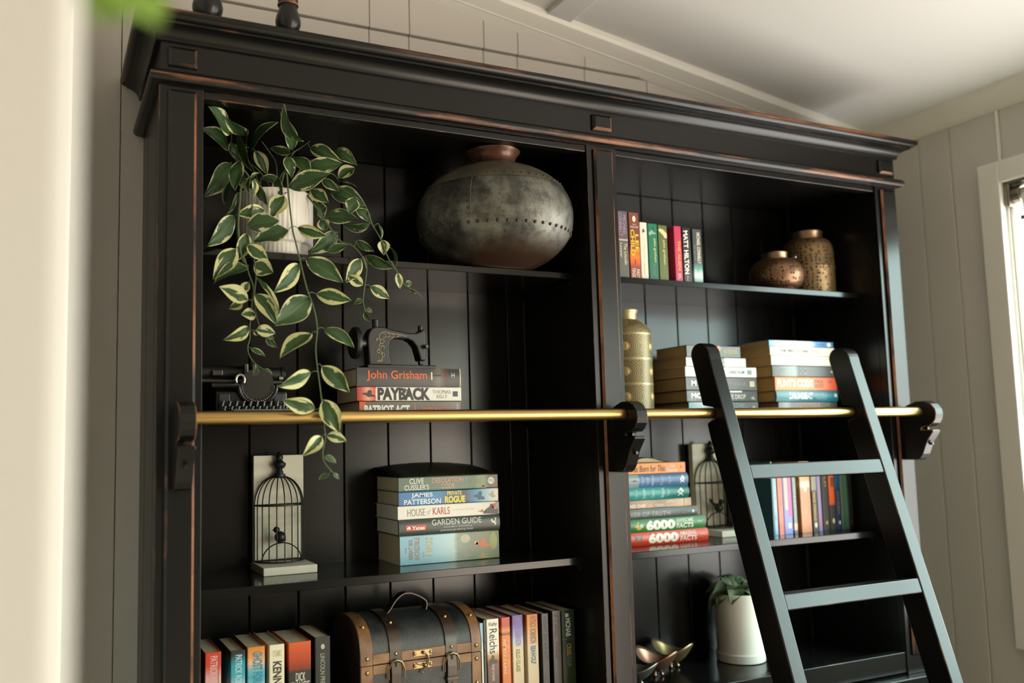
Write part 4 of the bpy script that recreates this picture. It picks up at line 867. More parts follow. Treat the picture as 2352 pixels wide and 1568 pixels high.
# ------------------------------------------------------------------ trailing plant in a ribbed pot
def leaf_mat(name, thr, pale):
    m, nt, b = _new(name)
    tc = N(nt, 'ShaderNodeTexCoord'); sp = N(nt, 'ShaderNodeSeparateXYZ'); nt.links.new(tc.outputs['UV'], sp.inputs[0])
    ab = N(nt, 'ShaderNodeMath', operation='ABSOLUTE'); nt.links.new(sp.outputs['Y'], ab.inputs[0])
    oi = N(nt, 'ShaderNodeObjectInfo'); ad = N(nt, 'ShaderNodeVectorMath', operation='ADD')
    cb = N(nt, 'ShaderNodeCombineXYZ'); mu = N(nt, 'ShaderNodeMath', operation='MULTIPLY'); nt.links.new(oi.outputs['Random'], mu.inputs[0]); mu.inputs[1].default_value = 40
    nt.links.new(mu.outputs[0], cb.inputs[0]); nt.links.new(tc.outputs['UV'], ad.inputs[0]); nt.links.new(cb.outputs[0], ad.inputs[1])
    n = noise(nt, 2.6, 4, 0.6, vec=ad.outputs[0]); n3 = noise(nt, 1.1, 1, vec=ad.outputs[0])
    ma = N(nt, 'ShaderNodeMath', operation='MULTIPLY_ADD'); nt.links.new(n.outputs[0], ma.inputs[0]); ma.inputs[1].default_value = 1.7; nt.links.new(ab.outputs[0], ma.inputs[2])
    mb_ = N(nt, 'ShaderNodeMath', operation='MULTIPLY_ADD'); nt.links.new(n3.outputs[0], mb_.inputs[0]); mb_.inputs[1].default_value = 0.9; nt.links.new(ma.outputs[0], mb_.inputs[2])
    edge = N(nt, 'ShaderNodeMapRange'); nt.links.new(mb_.outputs[0], edge.inputs[0]); edge.inputs[1].default_value = thr + 1.24; edge.inputs[2].default_value = thr + 1.30
    rim = N(nt, 'ShaderNodeMapRange'); nt.links.new(ab.outputs[0], rim.inputs[0]); rim.inputs[1].default_value = 0.92; rim.inputs[2].default_value = 0.985
    mx = N(nt, 'ShaderNodeMath', operation='MAXIMUM'); nt.links.new(edge.outputs[0], mx.inputs[0]); nt.links.new(rim.outputs[0], mx.inputs[1])
    n2 = noise(nt, 5, 4, vec=ad.outputs[0], stretch=(1, 2.5, 1))
    green = mixc(nt, n2.outputs[0], (0.009, 0.032, 0.009), (0.050, 0.105, 0.030))
    rib = N(nt, 'ShaderNodeMapRange'); nt.links.new(ab.outputs[0], rib.inputs[0]); rib.inputs[1].default_value = 0.05; rib.inputs[2].default_value = 0.0
    green = mixc(nt, rib.outputs[0], green, (0.075, 0.125, 0.05))
    nt.links.new(mixc(nt, mx.outputs[0], green, pale), b.inputs['Base Color'])
    b.inputs['Roughness'].default_value = 0.5; b.inputs['Specular IOR Level'].default_value = 0.35
    bump(nt, b, n2.outputs[0], 0.15, 0.001)
    return m
LEAFM = [leaf_mat('leaf_dark', 0.93, (0.50, 0.52, 0.30)), leaf_mat('leaf_edged', 0.66, (0.52, 0.52, 0.24)), leaf_mat('leaf_pale', 0.44, (0.54, 0.55, 0.28))]
def leaf_mesh(name, mat, curl, fold, seed):
    """unit leaf along +x, half width 1 at the belly along y, +z up"""
    rnd = random.Random(seed); bm = bmesh.new(); uv = bm.loops.layers.uv.new('UVMap'); NU, NV = 12, 6; g = []
    for i in range(NU+1):
        u = i/NU
        w = max(0.0, math.sin(PI*u**0.86))**0.86 * (1 - 0.22*u*u)
        row = []
        for j in range(NV+1):
            v = 2*j/NV - 1
            z = -curl*(u-0.35)**2 + fold*abs(v)*w + 0.02*math.sin(6*u + 3*v)
            row.append((bm.verts.new((u, v*w, z)), u, v))
        g.append(row)
    for i in range(NU):
        for j in range(NV):
            q = (g[i][j], g[i+1][j], g[i+1][j+1], g[i][j+1])
            f = bm.faces.new([x[0] for x in q]); f.smooth = True
            for lp, x in zip(f.loops, q): lp[uv].uv = (x[1], x[2])
    bmesh.ops.remove_doubles(bm, verts=bm.verts, dist=1e-5)
    me = bpy.data.meshes.new(name); bm.to_mesh(me); bm.free(); me.materials.append(mat); return me
LEAFV = [[leaf_mesh('leaf', LEAFM[c], cu, fo, 10*c+k) for k, (cu, fo) in enumerate(((.30, .08), (.55, .14), (.16, .05)))] for c in range(3)]
EYE = Vector((-0.17, -1.56, 1.52))
def place_leaf(parent, a, t, w, cream, rnd, tilt_sign=None):
    a = Vector(a); t = Vector(t); ex = t - a; L = ex.length; ex.normalize()
    toward = (Vector((-0.10, -1.0, 0.08)) + 0.25*Vector((rnd.uniform(-1, 1), 0, rnd.uniform(-1, 1)))).normalized()
    nz = (toward - ex*toward.dot(ex)).normalized(); ey = nz.cross(ex)
    Lp = math.hypot(t.x-a.x, t.z-a.z); true = 1.14*max(w, 0.45*Lp); tilt = math.acos(max(0.12, min(1.0, 1.14*w/true)))
    tilt = tilt * (1 if (tilt_sign or rnd.choice((-1, 1))) > 0 else -1) + rnd.uniform(-.15, .15)
    R = Matrix.Rotation(tilt, 3, ex); nz = R @ nz; ey = R @ ey
    o = bpy.data.objects.new('leaf', rnd.choice(LEAFV[cream])); COL.objects.link(o); o.parent = parent
    M = Matrix.Identity(4)
    for i in range(3): M[i][0] = ex[i]*L; M[i][1] = ey[i]*true*0.5; M[i][2] = nz[i]*L; 
    loc = a - ORG[parent.name][0]
    for i in range(3): M[i][3] = loc[i]
    o.matrix_local = M
    return o
PC = (0.2337, 0.138)
plant = thing('trailing_plant', 'trailing variegated plant in a ribbed white pot on the top left shelf', 'plant', (PC[0], PC[1], S1))
POTM, nt, b = _new('white_ceramic'); b.inputs['Base Color'].default_value = (0.72, 0.70, 0.63, 1); b.inputs['Roughness'].default_value = 0.45
ribs = lambda r, z, a: r + 0.0011*math.cos(48*a) if r > 0.0635 else r
pt = MB(); pt.lathe([(0.056, 0.0003), (0.0605, 0.0015), (0.0632, 0.006), (0.0637, 0.024), (0.0655, 0.0262), (0.0715, 0.0275), (0.0728, 0.030), (0.0735, 0.110), (0.0738, 0.1235), (0.0728, 0.1265), (0.0690, 0.1265), (0.0675, 0.118), (0.0665, 0.104), (0.02, 0.103)],
    (PC[0], PC[1], S1), 192, rfun=lambda r, z, a: r + (0.0010*math.cos(48*a) if (0.028 < z < 0.122 and r > 0.07) or (0.003 < z < 0.023) else 0))
pt.build('pot', POTM, plant, smooth=True, angle=60)
so = MB(); so.lathe([(0.001, 0.1035), (0.05, 0.1075), (0.0672, 0.106)], (PC[0], PC[1], S1), 32); so.build('soil', plain((0.03, 0.02, 0.013), 0.95), plant, smooth=True)
STEMM = plain((0.085, 0.125, 0.055), 0.55, name='stem_green')
def spline(P, k=5):
    P = [Vector(p) for p in P]; out = []
    for i in range(len(P)-1):
        p0, p1, p2, p3 = P[max(i-1,0)], P[i], P[i+1], P[min(i+2, len(P)-1)]
        for j in range(k):
            t = j/k
            out.append(0.5*((2*p1) + (p2-p0)*t + (2*p0-5*p1+4*p2-p3)*t*t + (3*p1-p0-3*p2+p3)*t**3))
    out.append(P[-1]); return out
rnd = random.Random(11)
stem_pts = []
for s in STEMS:
    q = spline(s); stem_pts += q
    MB().tube(q, 0.0019, 6, r1=0.0008).build('stem', STEMM, plant, smooth=True)
for (ax, ay, az, tx, ty, tz, w, c) in LEAVES:
    a = Vector((ax, ay, az)); t = Vector((tx, ty, tz))
    place_leaf(plant, a, t, w, c, rnd)
    near = min(stem_pts, key=lambda p: (p-a).length)
    if 0.004 < (near-a).length < 0.05:
        midp = (near+a)/2 + Vector((0, -0.002, 0.002))
        MB().tube([near, midp, a], 0.0009, 5, r1=0.0006).build('leaf_stalk', STEMM, plant)

# ------------------------------------------------------------------ riveted urn
URNM, nt, b = _new('aged_metal_patina')
n1 = noise(nt, 9, 6, 0.65); n2 = noise(nt, 42, 5, 0.7); n3 = noise(nt, 3.2, 2)
c = ramp(nt, n1.outputs[0], [(0.34, (0.016, 0.017, 0.015)), (0.45, (0.062, 0.064, 0.054)), (0.54, (0.140, 0.142, 0.120)), (0.70, (0.22, 0.215, 0.185))]).outputs[0]
d = ramp(nt, n2.outputs[0], [(0.40, (0.35, 0.33, 0.28)), (0.52, (1, 1, 1))]).outputs[0]
c = mixc(nt, 0.75, c, d, 'MULTIPLY')
tc = N(nt, 'ShaderNodeTexCoord'); sp = N(nt, 'ShaderNodeSeparateXYZ'); nt.links.new(tc.outputs['Object'], sp.inputs[0])
low = N(nt, 'ShaderNodeMapRange'); nt.links.new(sp.outputs['Z'], low.inputs[0]); low.inputs[1].default_value = 0.060; low.inputs[2].default_value = 0.020
ns = N(nt, 'ShaderNodeMapRange'); nt.links.new(n3.outputs[0], ns.inputs[0]); ns.inputs[1].default_value = 0.40; ns.inputs[2].default_value = 0.55
mm_ = N(nt, 'ShaderNodeMath', operation='MULTIPLY'); nt.links.new(low.outputs[0], mm_.inputs[0]); nt.links.new(ns.outputs[0], mm_.inputs[1])
nt.links.new(mixc(nt, mm_.outputs[0], c, (0.045, 0.022, 0.011)), b.inputs['Base Color'])
b.inputs['Metallic'].default_value = 0.35; b.inputs['Roughness'].default_value = 0.46
bump(nt, b, n2.outputs[0], 0.25, 0.001)
URNB, nt, b = _new('aged_brown_metal'); n1 = noise(nt, 12, 5); nt.links.new(ramp(nt, n1.outputs[0], [(0.35, (0.065, 0.060, 0.042)), (0.6, (0.14, 0.125, 0.085))]).outputs[0], b.inputs['Base Color']); b.inputs['Metallic'].default_value = 0.3; b.inputs['Roughness'].default_value = 0.5
URNN, nt, b = _new('red_brown_metal'); n1 = noise(nt, 30, 4); nt.links.new(ramp(nt, n1.outputs[0], [(0.35, (0.075, 0.030, 0.018)), (0.65, (0.16, 0.075, 0.045))]).outputs[0], b.inputs['Base Color']); b.inputs['Metallic'].default_value = 0.3; b.inputs['Roughness'].default_value = 0.35
UC = (0.7025, 0.104)
urn = thing('urn', 'large squat riveted metal urn on the top left shelf', 'urn', (UC[0], UC[1], S1))
RU, HU, ZU = 0.1690, 0.120, 0.113      # belly radius, half height, height of the belly
def ur(z):
    q = (z - ZU)/(HU if z > ZU else 0.1205); return RU*max(0.0, 1 - abs(q)**2.15)**0.52
def band(z0, z1, k, extra): return [(ur(z0 + (z1-z0)*i/k) + extra, z0 + (z1-z0)*i/k) for i in range(k+1)]
zb, zt_ = 0.083, 0.168
bb = [(0.040, 0.0003)] + [(max(0.062, ur(z))+0.0006, z) for z in [0.0006 + (zb+0.004-0.0006)*(i/20) for i in range(21)]]
MB().lathe(bb, (UC[0], UC[1], S1), 96).build('base_shell', URNM, urn, smooth=True, angle=60)
MB().lathe(band(zb-0.002, zt_+0.002, 20, -0.0006), (UC[0], UC[1], S1), 96, cap=False).build('belly_shell', URNM, urn, smooth=True, angle=60)
MB().lathe([(a+0.0006, z) for a, z in band(zt_-0.001, 0.2310, 12, 0)] + [(0.053, 0.2322)], (UC[0], UC[1], S1), 96).build('shoulder_shell', URNB, urn, smooth=True, angle=60)
nk = MB(); nk.lathe([(0.0500, 0.229), (0.0485, 0.238), (0.0490, 0.246), (0.0540, 0.2535), (0.0590, 0.2590), (0.0595, 0.2605), (0.0585, 0.2612), (0.052, 0.2560), (0.046, 0.246), (0.046, 0.232)], (UC[0], UC[1], S1), 64, rfun=lambda r, z, a: r*(1 + 0.012*math.sin(3*a) + 0.008*math.sin(7*a)))
nk.build('neck', URNN, urn, smooth=True, angle=50)
rv = MB()
for k in range(52):
    a = 2*PI*k/52 + 0.04
    for z, rr in ((zt_+0.007, 0.0026), (zb-0.010, 0.0036)):
        if z > 0.15: rr_ = ur(z)
        else: rr_ = ur(z)
        rv.ball((UC[0]+(rr_+0.0004)*math.cos(a), UC[1]+(rr_+0.0004)*math.sin(a), S1+z), rr, seg=8, sz=1)
for k in range(5):
    z = 0.100 + 0.014*k; a = -2.37
    rv.ball((UC[0]+ur(z)*math.cos(a), UC[1]+ur(z)*math.sin(a), S1+z), 0.0028, seg=8)
ro = rv.build('rivets', plain((0.05, 0.045, 0.035), 0.45, 0.5), urn, smooth=True); ro['kind'] = 'stuff'
smb = MB()
for sgn in (-1,):
    P0 = []; a0 = -2.335
    for k in range(13):
        z = zb + (zt_-zb)*k/12; P0.append((UC[0]+(ur(z)+0.0002)*math.cos(a0), UC[1]+(ur(z)+0.0002)*math.sin(a0), S1+z))
    smb.tube(P0, 0.0009, 6)
smb.build('seam', URNB, urn, smooth=True)

# ------------------------------------------------------------------ perforated jars and the gold lantern vase
def pierced_mat(name, c1, c2, hole, scale, rough=0.4, metal=0.8, size=0.28):
    m, nt, b = _new(name)
    v = N(nt, 'ShaderNodeTexVoronoi'); tc = N(nt, 'ShaderNodeTexCoord'); nt.links.new(tc.outputs['Object'], v.inputs['Vector']); v.inputs['Scale'].default_value = scale; v.inputs['Randomness'].default_value = 0.55
    mr = N(nt, 'ShaderNodeMapRange'); nt.links.new(v.outputs['Distance'], mr.inputs[0]); mr.inputs[1].default_value = size; mr.inputs[2].default_value = size + 0.10
    n = noise(nt, 22, 4); base = mixc(nt, n.outputs[0], c1, c2)
    nt.links.new(mixc(nt, mr.outputs[0], hole, base), b.inputs['Base Color'])
    b.inputs['Metallic'].default_value = metal; b.inputs['Roughness'].default_value = rough
    bump(nt, b, mr.outputs[0], 0.7, 0.0015)
    return m
TJ = (1.6775, 0.165)
tj = thing('tall_jar', 'tall bronze hammered jar at the right end of the top right shelf', 'jar', (TJ[0], TJ[1], S1))
JM = pierced_mat('hammered_bronze', (0.16, 0.10, 0.045), (0.32, 0.21, 0.10), (0.035, 0.02, 0.010), 115, 0.42, 0.6, 0.30)
JP = plain((0.30, 0.20, 0.12), 0.35, 0.9)
pj = [(0.062, 0.0003), (0.0685, 0.003), (0.0685, 0.068)]
MB().lathe([(0.060, 0.0003), (0.0655, 0.002), (0.0660, 0.072), (0.0675, 0.074), (0.0675, 0.079), (0.0660, 0.081), (0.0655, 0.120), (0.0635, 0.134), (0.0570, 0.147), (0.0480, 0.154), (0.0420, 0.156)], (TJ[0], TJ[1], S1), 64).build('body', JM, tj, smooth=True, angle=50)
MB().lathe([(0.0400, 0.154), (0.0395, 0.170), (0.0415, 0.1735), (0.0415, 0.176), (0.0385, 0.176), (0.0370, 0.165)], (TJ[0], TJ[1], S1), 48).build('neck', JP, tj, smooth=True)
SJ = (1.532, 0.135)
sj = thing('squat_jar', 'squat round dark copper jar in front of the tall bronze jar', 'jar', (SJ[0], SJ[1], S1))
JS = pierced_mat('tarnished_copper', (0.05, 0.03, 0.018), (0.36, 0.19, 0.10), (0.020, 0.015, 0.010), 105, 0.36, 0.7, 0.26)
MB().lathe([(0.038, 0.0003), (0.050, 0.004)] + [(0.0665*max(0.05, 1 - abs((z-0.046)/0.050)**2.3)**0.5, z) for z in [0.008 + 0.078*i/18 for i in range(19)]] + [(0.031, 0.0885)], (SJ[0], SJ[1], S1), 64).build('body', JS, sj, smooth=True, angle=50)
MB().lathe([(0.0300, 0.086), (0.0295, 0.101), (0.0310, 0.1035), (0.0305, 0.105), (0.0280, 0.105), (0.0270, 0.092)], (SJ[0], SJ[1], S1), 48).build('neck', JP, sj, smooth=True)
kb = MB(); kb.ball((SJ[0]+0.038, SJ[1]-0.03, S1+0.0925), 0.004, seg=10); kb.cyl((SJ[0]+0.03, SJ[1]-0.02, S1+0.088), (SJ[0]+0.038, SJ[1]-0.03, S1+0.0925), 0.0015, 8); kb.build('stud', STEEL, sj, smooth=True)

GV = (1.0640, 0.150)
gv = thing('lantern_vase', 'pale gold pierced metal vase behind the middle post on the second right shelf', 'vase', (GV[0], GV[1], S2))
GVM, nt, b = _new('pierced_gold'); 
tc = N(nt, 'ShaderNodeTexCoord'); sp = N(nt, 'ShaderNodeSeparateXYZ'); nt.links.new(tc.outputs['UV'], sp.inputs[0])
def mth(op, a, b_=None, c_=None):
    n = N(nt, 'ShaderNodeMath', operation=op)
    for i, v in enumerate((a, b_, c_)):
        if v is None: continue
        if hasattr(v, 'links'): nt.links.new(v, n.inputs[i])
        else: n.inputs[i].default_value = v
    return n.outputs[0]
# concentric dotted rings around each medallion centre: cells of 1 x 1 in UV
fu = mth('SUBTRACT', mth('FRACT', sp.outputs['X']), 0.5); fv = mth('SUBTRACT', mth('FRACT', sp.outputs['Y']), 0.5)
rad = mth('SQRT', mth('ADD', mth('MULTIPLY', fu, fu), mth('MULTIPLY', fv, fv))); ang = mth('ARCTAN2', fv, fu)
ring = mth('SINE', mth('MULTIPLY', rad, 95.0)); dots = mth('SINE', mth('MULTIPLY', ang, 36.0))
hole = mth('GREATER_THAN', mth('MULTIPLY', mth('ADD', ring, 0.35), mth('ADD', dots, 0.60)), 0.12)
hole = mth('MULTIPLY', hole, mth('GREATER_THAN', rad, 0.19)); hole = mth('MULTIPLY', hole, mth('LESS_THAN', mth('ABSOLUTE', fv), 0.44))
nt.links.new(mixc(nt, hole, (0.34, 0.27, 0.13), (0.022, 0.015, 0.007)), b.inputs['Base Color'])
b.inputs['Metallic'].default_value = 0.35; b.inputs['Roughness'].default_value = 0.42
bump(nt, b, hole, -0.6, 0.0015)
def lathe_uv(prof, c, seg, nu, vfun):
    mb = MB(); bm = mb.bm; uv = bm.loops.layers.uv.new('UVMap'); rings = []
    for r, z in prof: rings.append([bm.verts.new((c[0]+r*math.cos(2*PI*k/seg), c[1]+r*math.sin(2*PI*k/seg), c[2]+z)) for k in range(seg)])
    for j in range(len(rings)-1):
        for k in range(seg):
            f = bm.faces.new((rings[j][k], rings[j][(k+1) % seg], rings[j+1][(k+1) % seg], rings[j+1][k]))
            for lp, (kk, jj) in zip(f.loops, ((k, j), (k+1, j), (k+1, j+1), (k, j+1))): lp[uv].uv = (nu*kk/seg + 0.28, vfun(prof[jj][1]))
    bm.faces.new(rings[0][::-1]); bm.faces.new(rings[-1])
    return mb
H1, H2 = 0.008, 0.182
lathe_uv([(0.052, 0.0003), (0.0585, 0.002)] + [(0.0600 - 0.0004*abs(i-9)/9, H1 + (H2-H1)*i/18) for i in range(19)] + [(0.0575, 0.194), (0.0480, 0.207), (0.0340, 0.2165), (0.0285, 0.219)], (GV[0], GV[1], S2), 72, 5, lambda z: 3*(z-H1)/(H2-H1)).build('body', GVM, gv, smooth=True, angle=50)
GP = plain((0.38, 0.32, 0.17), 0.38, 0.6)
MB().lathe([(0.0280, 0.217), (0.0285, 0.232), (0.0315, 0.2385), (0.0318, 0.2410), (0.0300, 0.2415), (0.0260, 0.234)], (GV[0], GV[1], S2), 48).build('neck', GP, gv, smooth=True)
for z in (H1+(H2-H1)/3, H1+2*(H2-H1)/3, H2, H1-0.002):
    MB().lathe([(0.0592, z-0.0028), (0.0608, z-0.0018), (0.0608, z+0.0018), (0.0592, z+0.0028)], (GV[0], GV[1], S2), 64, cap=False).build('hoop', GP, gv, smooth=True)
for j in range(3):
    for k in range(5):
        a = 2*PI*(k + 0.5 - 0.28)/5; z = H1 + (H2-H1)*(j+0.5)/3
        med = MB(); med.ball((0, 0, 0), 0.0095, sy=0.25, seg=14)
        med.xform(Matrix.Translation((GV[0]+0.0598*math.cos(a), GV[1]+0.0598*math.sin(a), S2+z)) @ Matrix.Rotation(a+PI/2, 4, 'Z'))
        med.build('medallion', plain((0.50, 0.36, 0.14), 0.45, 0.5), gv, smooth=True)

# ------------------------------------------------------------------ toy sewing machine on the dark paperback
SB = 1.6687
BK = plain((0.012, 0.012, 0.012), 0.36, 0.0, name='black_enamel'); GOLD = plain((0.48, 0.40, 0.22), 0.5, 0.2, name='gold_scroll')
sm_ = thing('toy_sewing_machine', 'black toy sewing machine with gold scrolls standing on stacked paperbacks', 'ornament', (0.49, 0.150, SB))
def ZX(p, t): return (p[0], t, SB + p[1])
MB().box(0.415, 0.566, 0.120, 0.180, SB+0.0002, SB+0.0085).build('base', BK, sm_, bevel=0.002)
arm = [(0.424, 0.0085), (0.4735, 0.0085), (0.4690, 0.030), (0.4680, 0.050), (0.4705, 0.058), (0.478, 0.0635), (0.492, 0.0650), (0.508, 0.0640), (0.519, 0.0590), (0.528, 0.0480), (0.5335, 0.030), (0.5360, 0.0195),
       (0.5490, 0.0195), (0.5500, 0.070), (0.5490, 0.0835), (0.5430, 0.0845), (0.5370, 0.0800), (0.5280, 0.0765), (0.5120, 0.0760), (0.4900, 0.0795), (0.4700, 0.0835), (0.4560, 0.0870), (0.4400, 0.0875), (0.4300, 0.0835), (0.4235, 0.0730), (0.4210, 0.060)]
MB().prism(arm, ZX, 0.134, 0.166).build('arm', BK, sm_, bevel=0.006, bseg=4, smooth=False)
nd = MB(); nd.cyl((0.5435, 0.150, SB+0.0085), (0.5435, 0.150, SB+0.022), 0.0042, 12); nd.box(0.5385, 0.5485, 0.145, 0.155, SB+0.012, SB+0.020); nd.build('needle_foot', BK, sm_, bevel=0.001)
MB().cyl((0.4440, 0.150, SB+0.086), (0.4440, 0.150, SB+0.1035), 0.0068, 20).build('spool_pin', plain((0.02, 0.02, 0.019), 0.42), sm_, bevel=0.001, smooth=True)
MB().cyl((0.5435, 0.150, SB+0.083), (0.5435, 0.150, SB+0.0945), 0.0055, 18).build('pressure_knob', plain((0.03, 0.03, 0.028), 0.25, 0.3), sm_, bevel=0.001, smooth=True)
kn = MB(); kn.cyl((0.5465, 0.122, SB+0.0480), (0.5465, 0.135, SB+0.0480), 0.0045, 14); kn.build('tension_knob', plain((0.03, 0.03, 0.028), 0.25, 0.3), sm_, bevel=0.001, smooth=True)
hw = MB()
for k, (x, r) in enumerate(((0.3930, 0.0290), (0.3995, 0.0325), (0.4060, 0.0290))): pass
pw = [(0.010, 0.0), (0.027, 0.0), (0.0318, 0.003), (0.0330, 0.008), (0.0318, 0.013), (0.026, 0.0145), (0.018, 0.016), (0.012, 0.020), (0.011, 0.030)]
hw.lathe(pw, (0, 0, 0), 40); hw.xform(Matrix.Translation((0.3920, 0.150, SB+0.054)) @ Matrix.Rotation(PI/2, 4, 'Y')); hw.build('hand_wheel', BK, sm_, smooth=True, angle=40)
gs = MB(); yf_ = 0.1333
def curl(cx, cz, r, a0, a1, k=10, shrink=0.35):
    return [(cx + r*(1-shrink*i/k)*math.cos(a0+(a1-a0)*i/k), yf_, SB + cz + r*(1-shrink*i/k)*math.sin(a0+(a1-a0)*i/k)) for i in range(k+1)]
vine = spline([(0.4470, yf_, SB+0.0155), (0.4520, yf_, SB+0.026), (0.4480, yf_, SB+0.036), (0.4440, yf_, SB+0.045), (0.4480, yf_, SB+0.055), (0.4455, yf_, SB+0.066), (0.4490, yf_, SB+0.0735), (0.4580, yf_, SB+0.0765), (0.4680, yf_, SB+0.0745), (0.4800, yf_, SB+0.0730), (0.4950, yf_, SB+0.0710), (0.5050, yf_, SB+0.0690)])
gs.tube(vine, 0.0007, 5)
for cx, cz, r, a0, a1 in ((0.4525, 0.0300, 0.0045, -1.5, 3.2), (0.4440, 0.0360, 0.0042, 1.0, 5.6), (0.4530, 0.0440, 0.0045, 3.6, -1.0), (0.4510, 0.0575, 0.0058, -2.4, 3.0), (0.4420, 0.0600, 0.0030, 0.5, 5.0), (0.4560, 0.0680, 0.0048, 2.0, -2.6), (0.4650, 0.0690, 0.0042, 1.6, -2.8), (0.4740, 0.0685, 0.0040, 2.0, -2.6), (0.4860, 0.0700, 0.0030, 2.0, -2.6), (0.4490, 0.0190, 0.0040, 2.6, 7.0), (0.4430, 0.0150, 0.0030, 0.0, 4.5)):
    gs.tube(curl(cx, cz, r, a0, a1), 0.00065, 5)
gs.build('gold_scroll', GOLD, sm_)

# ------------------------------------------------------------------ toy typewriter
tw = thing('toy_typewriter', 'small black toy typewriter at the left end of the second left shelf', 'ornament', (0.185, 0.17, S2), rotz=0.0)
BT = plain((0.014, 0.014, 0.014), 0.28, 0.1, name='black_lacquer'); CH = plain((0.36, 0.34, 0.28), 0.3, 0.9, name='worn_silver')
tx0, tx1 = 0.118, 0.262
MB().box(tx0-0.004, tx1+0.004, 0.085, 0.245, S2+0.0002, S2+0.006).build('base', plain((0.05, 0.048, 0.042), 0.45), tw, bevel=0.002)
bd = MB(); bd.prism([(0.142, 0.006), (0.238, 0.006), (0.238, 0.058), (0.200, 0.066), (0.142, 0.048)], lambda p, t: (t, p[0], S2+p[1]), tx0+0.004, tx1-0.004); bd.build('body', BT, tw, bevel=0.003)
for sx in (tx0+0.020, tx1-0.020):
    MB().box(sx-0.010, sx+0.010, 0.1395, 0.1425, S2+0.012, S2+0.044).build('front_plate', plain((0.03, 0.032, 0.033), 0.35), tw, bevel=0.001)
sh_ = MB(); cxm = (tx0+tx1)/2 + 0.010
arc = [(cxm + 0.0360*math.cos(a), 0.137 - 0.002*math.sin(a), S2 + 0.060 + 0.036*math.sin(a)) for a in [PI + PI*k/18 for k in range(19)]]
sh_.tube([(tx0-0.004, 0.139, S2+0.060)] + arc + [(tx1+0.006, 0.139, S2+0.060)], 0.0046, 10); sh_.build('type_guard', BT, tw, smooth=True)
bs = MB(); bs.lathe([(0.032, 0.0), (0.027, 0.006), (0.016, 0.014), (0.006, 0.018)], (0, 0, 0), 36, cap=True); bs.xform(Matrix.Translation((cxm, 0.139, S2+0.060)) @ Matrix.Rotation(-PI/2, 4, 'X')); bs.build('type_basket', plain((0.02, 0.018, 0.014), 0.4, 0.4), tw, smooth=True)
tb_ = MB()
for k in range(24):
    a = PI + PI*(k+0.5)/24
    tb_.ball((cxm + 0.0305*math.cos(a), 0.1335, S2 + 0.060 + 0.0305*math.sin(a)), 0.0012, seg=6)
for k in range(12):
    a = PI + PI*(k+0.5)/12
    tb_.tube([(cxm + 0.029*math.cos(a), 0.136, S2+0.060+0.029*math.sin(a)), (cxm + 0.014*math.cos(a), 0.148, S2+0.060+0.014*math.sin(a))], 0.0006, 5)
o_ = tb_.build('type_bars', CH, tw, smooth=True); o_['kind'] = 'stuff'
el = MB(); el.tube([(cxm-0.034 + 0.008*math.cos(a), 0.134, S2+0.070 + 0.010*math.sin(a)) for a in [-0.6 + 4.4*k/12 for k in range(13)]], 0.0028, 8); el.build('ribbon_guide', CH, tw, smooth=True)
pl_ = MB(); pl_.tube([(tx0-0.030, 0.190, S2+0.088), (tx1-0.008, 0.190, S2+0.084)], 0.0150, 24); pl_.build('platen', plain((0.013, 0.013, 0.013), 0.34), tw, smooth=True)
for x, z in ((tx0-0.036, .088), (tx1-0.003, .084)):
    MB().cyl((x-0.006, 0.190, S2+z), (x+0.006, 0.190, S2+z), 0.0165, 20).build('platen_knob', BT, tw, bevel=0.003, smooth=True)
MB().cyl((tx1-0.012, 0.178, S2+0.077), (tx1-0.004, 0.178, S2+0.077), 0.0055, 14).build('end_cap', CH, tw, smooth=True)
cg = MB(); cg.tube([(tx0-0.028, 0.172, S2+0.071), (tx1-0.006, 0.172, S2+0.068)], 0.005, 8); cg.box(tx0+0.002, tx0+0.022, 0.168, 0.180, S2+0.080, S2+0.091); cg.box(cxm-0.020, cxm-0.012, 0.165, 0.180, S2+0.074, S2+0.104); cg.box(cxm-0.004, cxm+0.004, 0.168, 0.180, S2+0.080, S2+0.104); cg.build('carriage', plain((0.10, 0.095, 0.08), 0.3, 0.8), tw, bevel=0.0015)
key = None
for r in range(4):
    for k in range(10):
        x = tx0 + 0.012 + 0.0128*k + (0.003 if r % 2 else 0); y = 0.101 + 0.0095*r; z = S2 + 0.0115 + 0.0052*r
        if key is None:
            q = MB(); q.cyl((0, 0, -0.009), (0, 0, 0), 0.0022, 8); q.cyl((0, 0, 0), (0, 0, 0.0022), 0.0045, 12); key = q.build('key', plain((0.035, 0.034, 0.030), 0.2, 0.3), tw, local=True, smooth=True)
            o = key
        else: o = key.copy(); COL.objects.link(o)
        o.parent = tw; o.location = Vector((x, y, z)) - Vector((0.185, 0.17, S2))
sp2 = MB(); sp2.tube([(tx0+0.028, 0.090, S2+0.0105), (tx1-0.010, 0.090, S2+0.0105)], 0.0022, 8); sp2.build('space_bar', CH, tw, smooth=True)

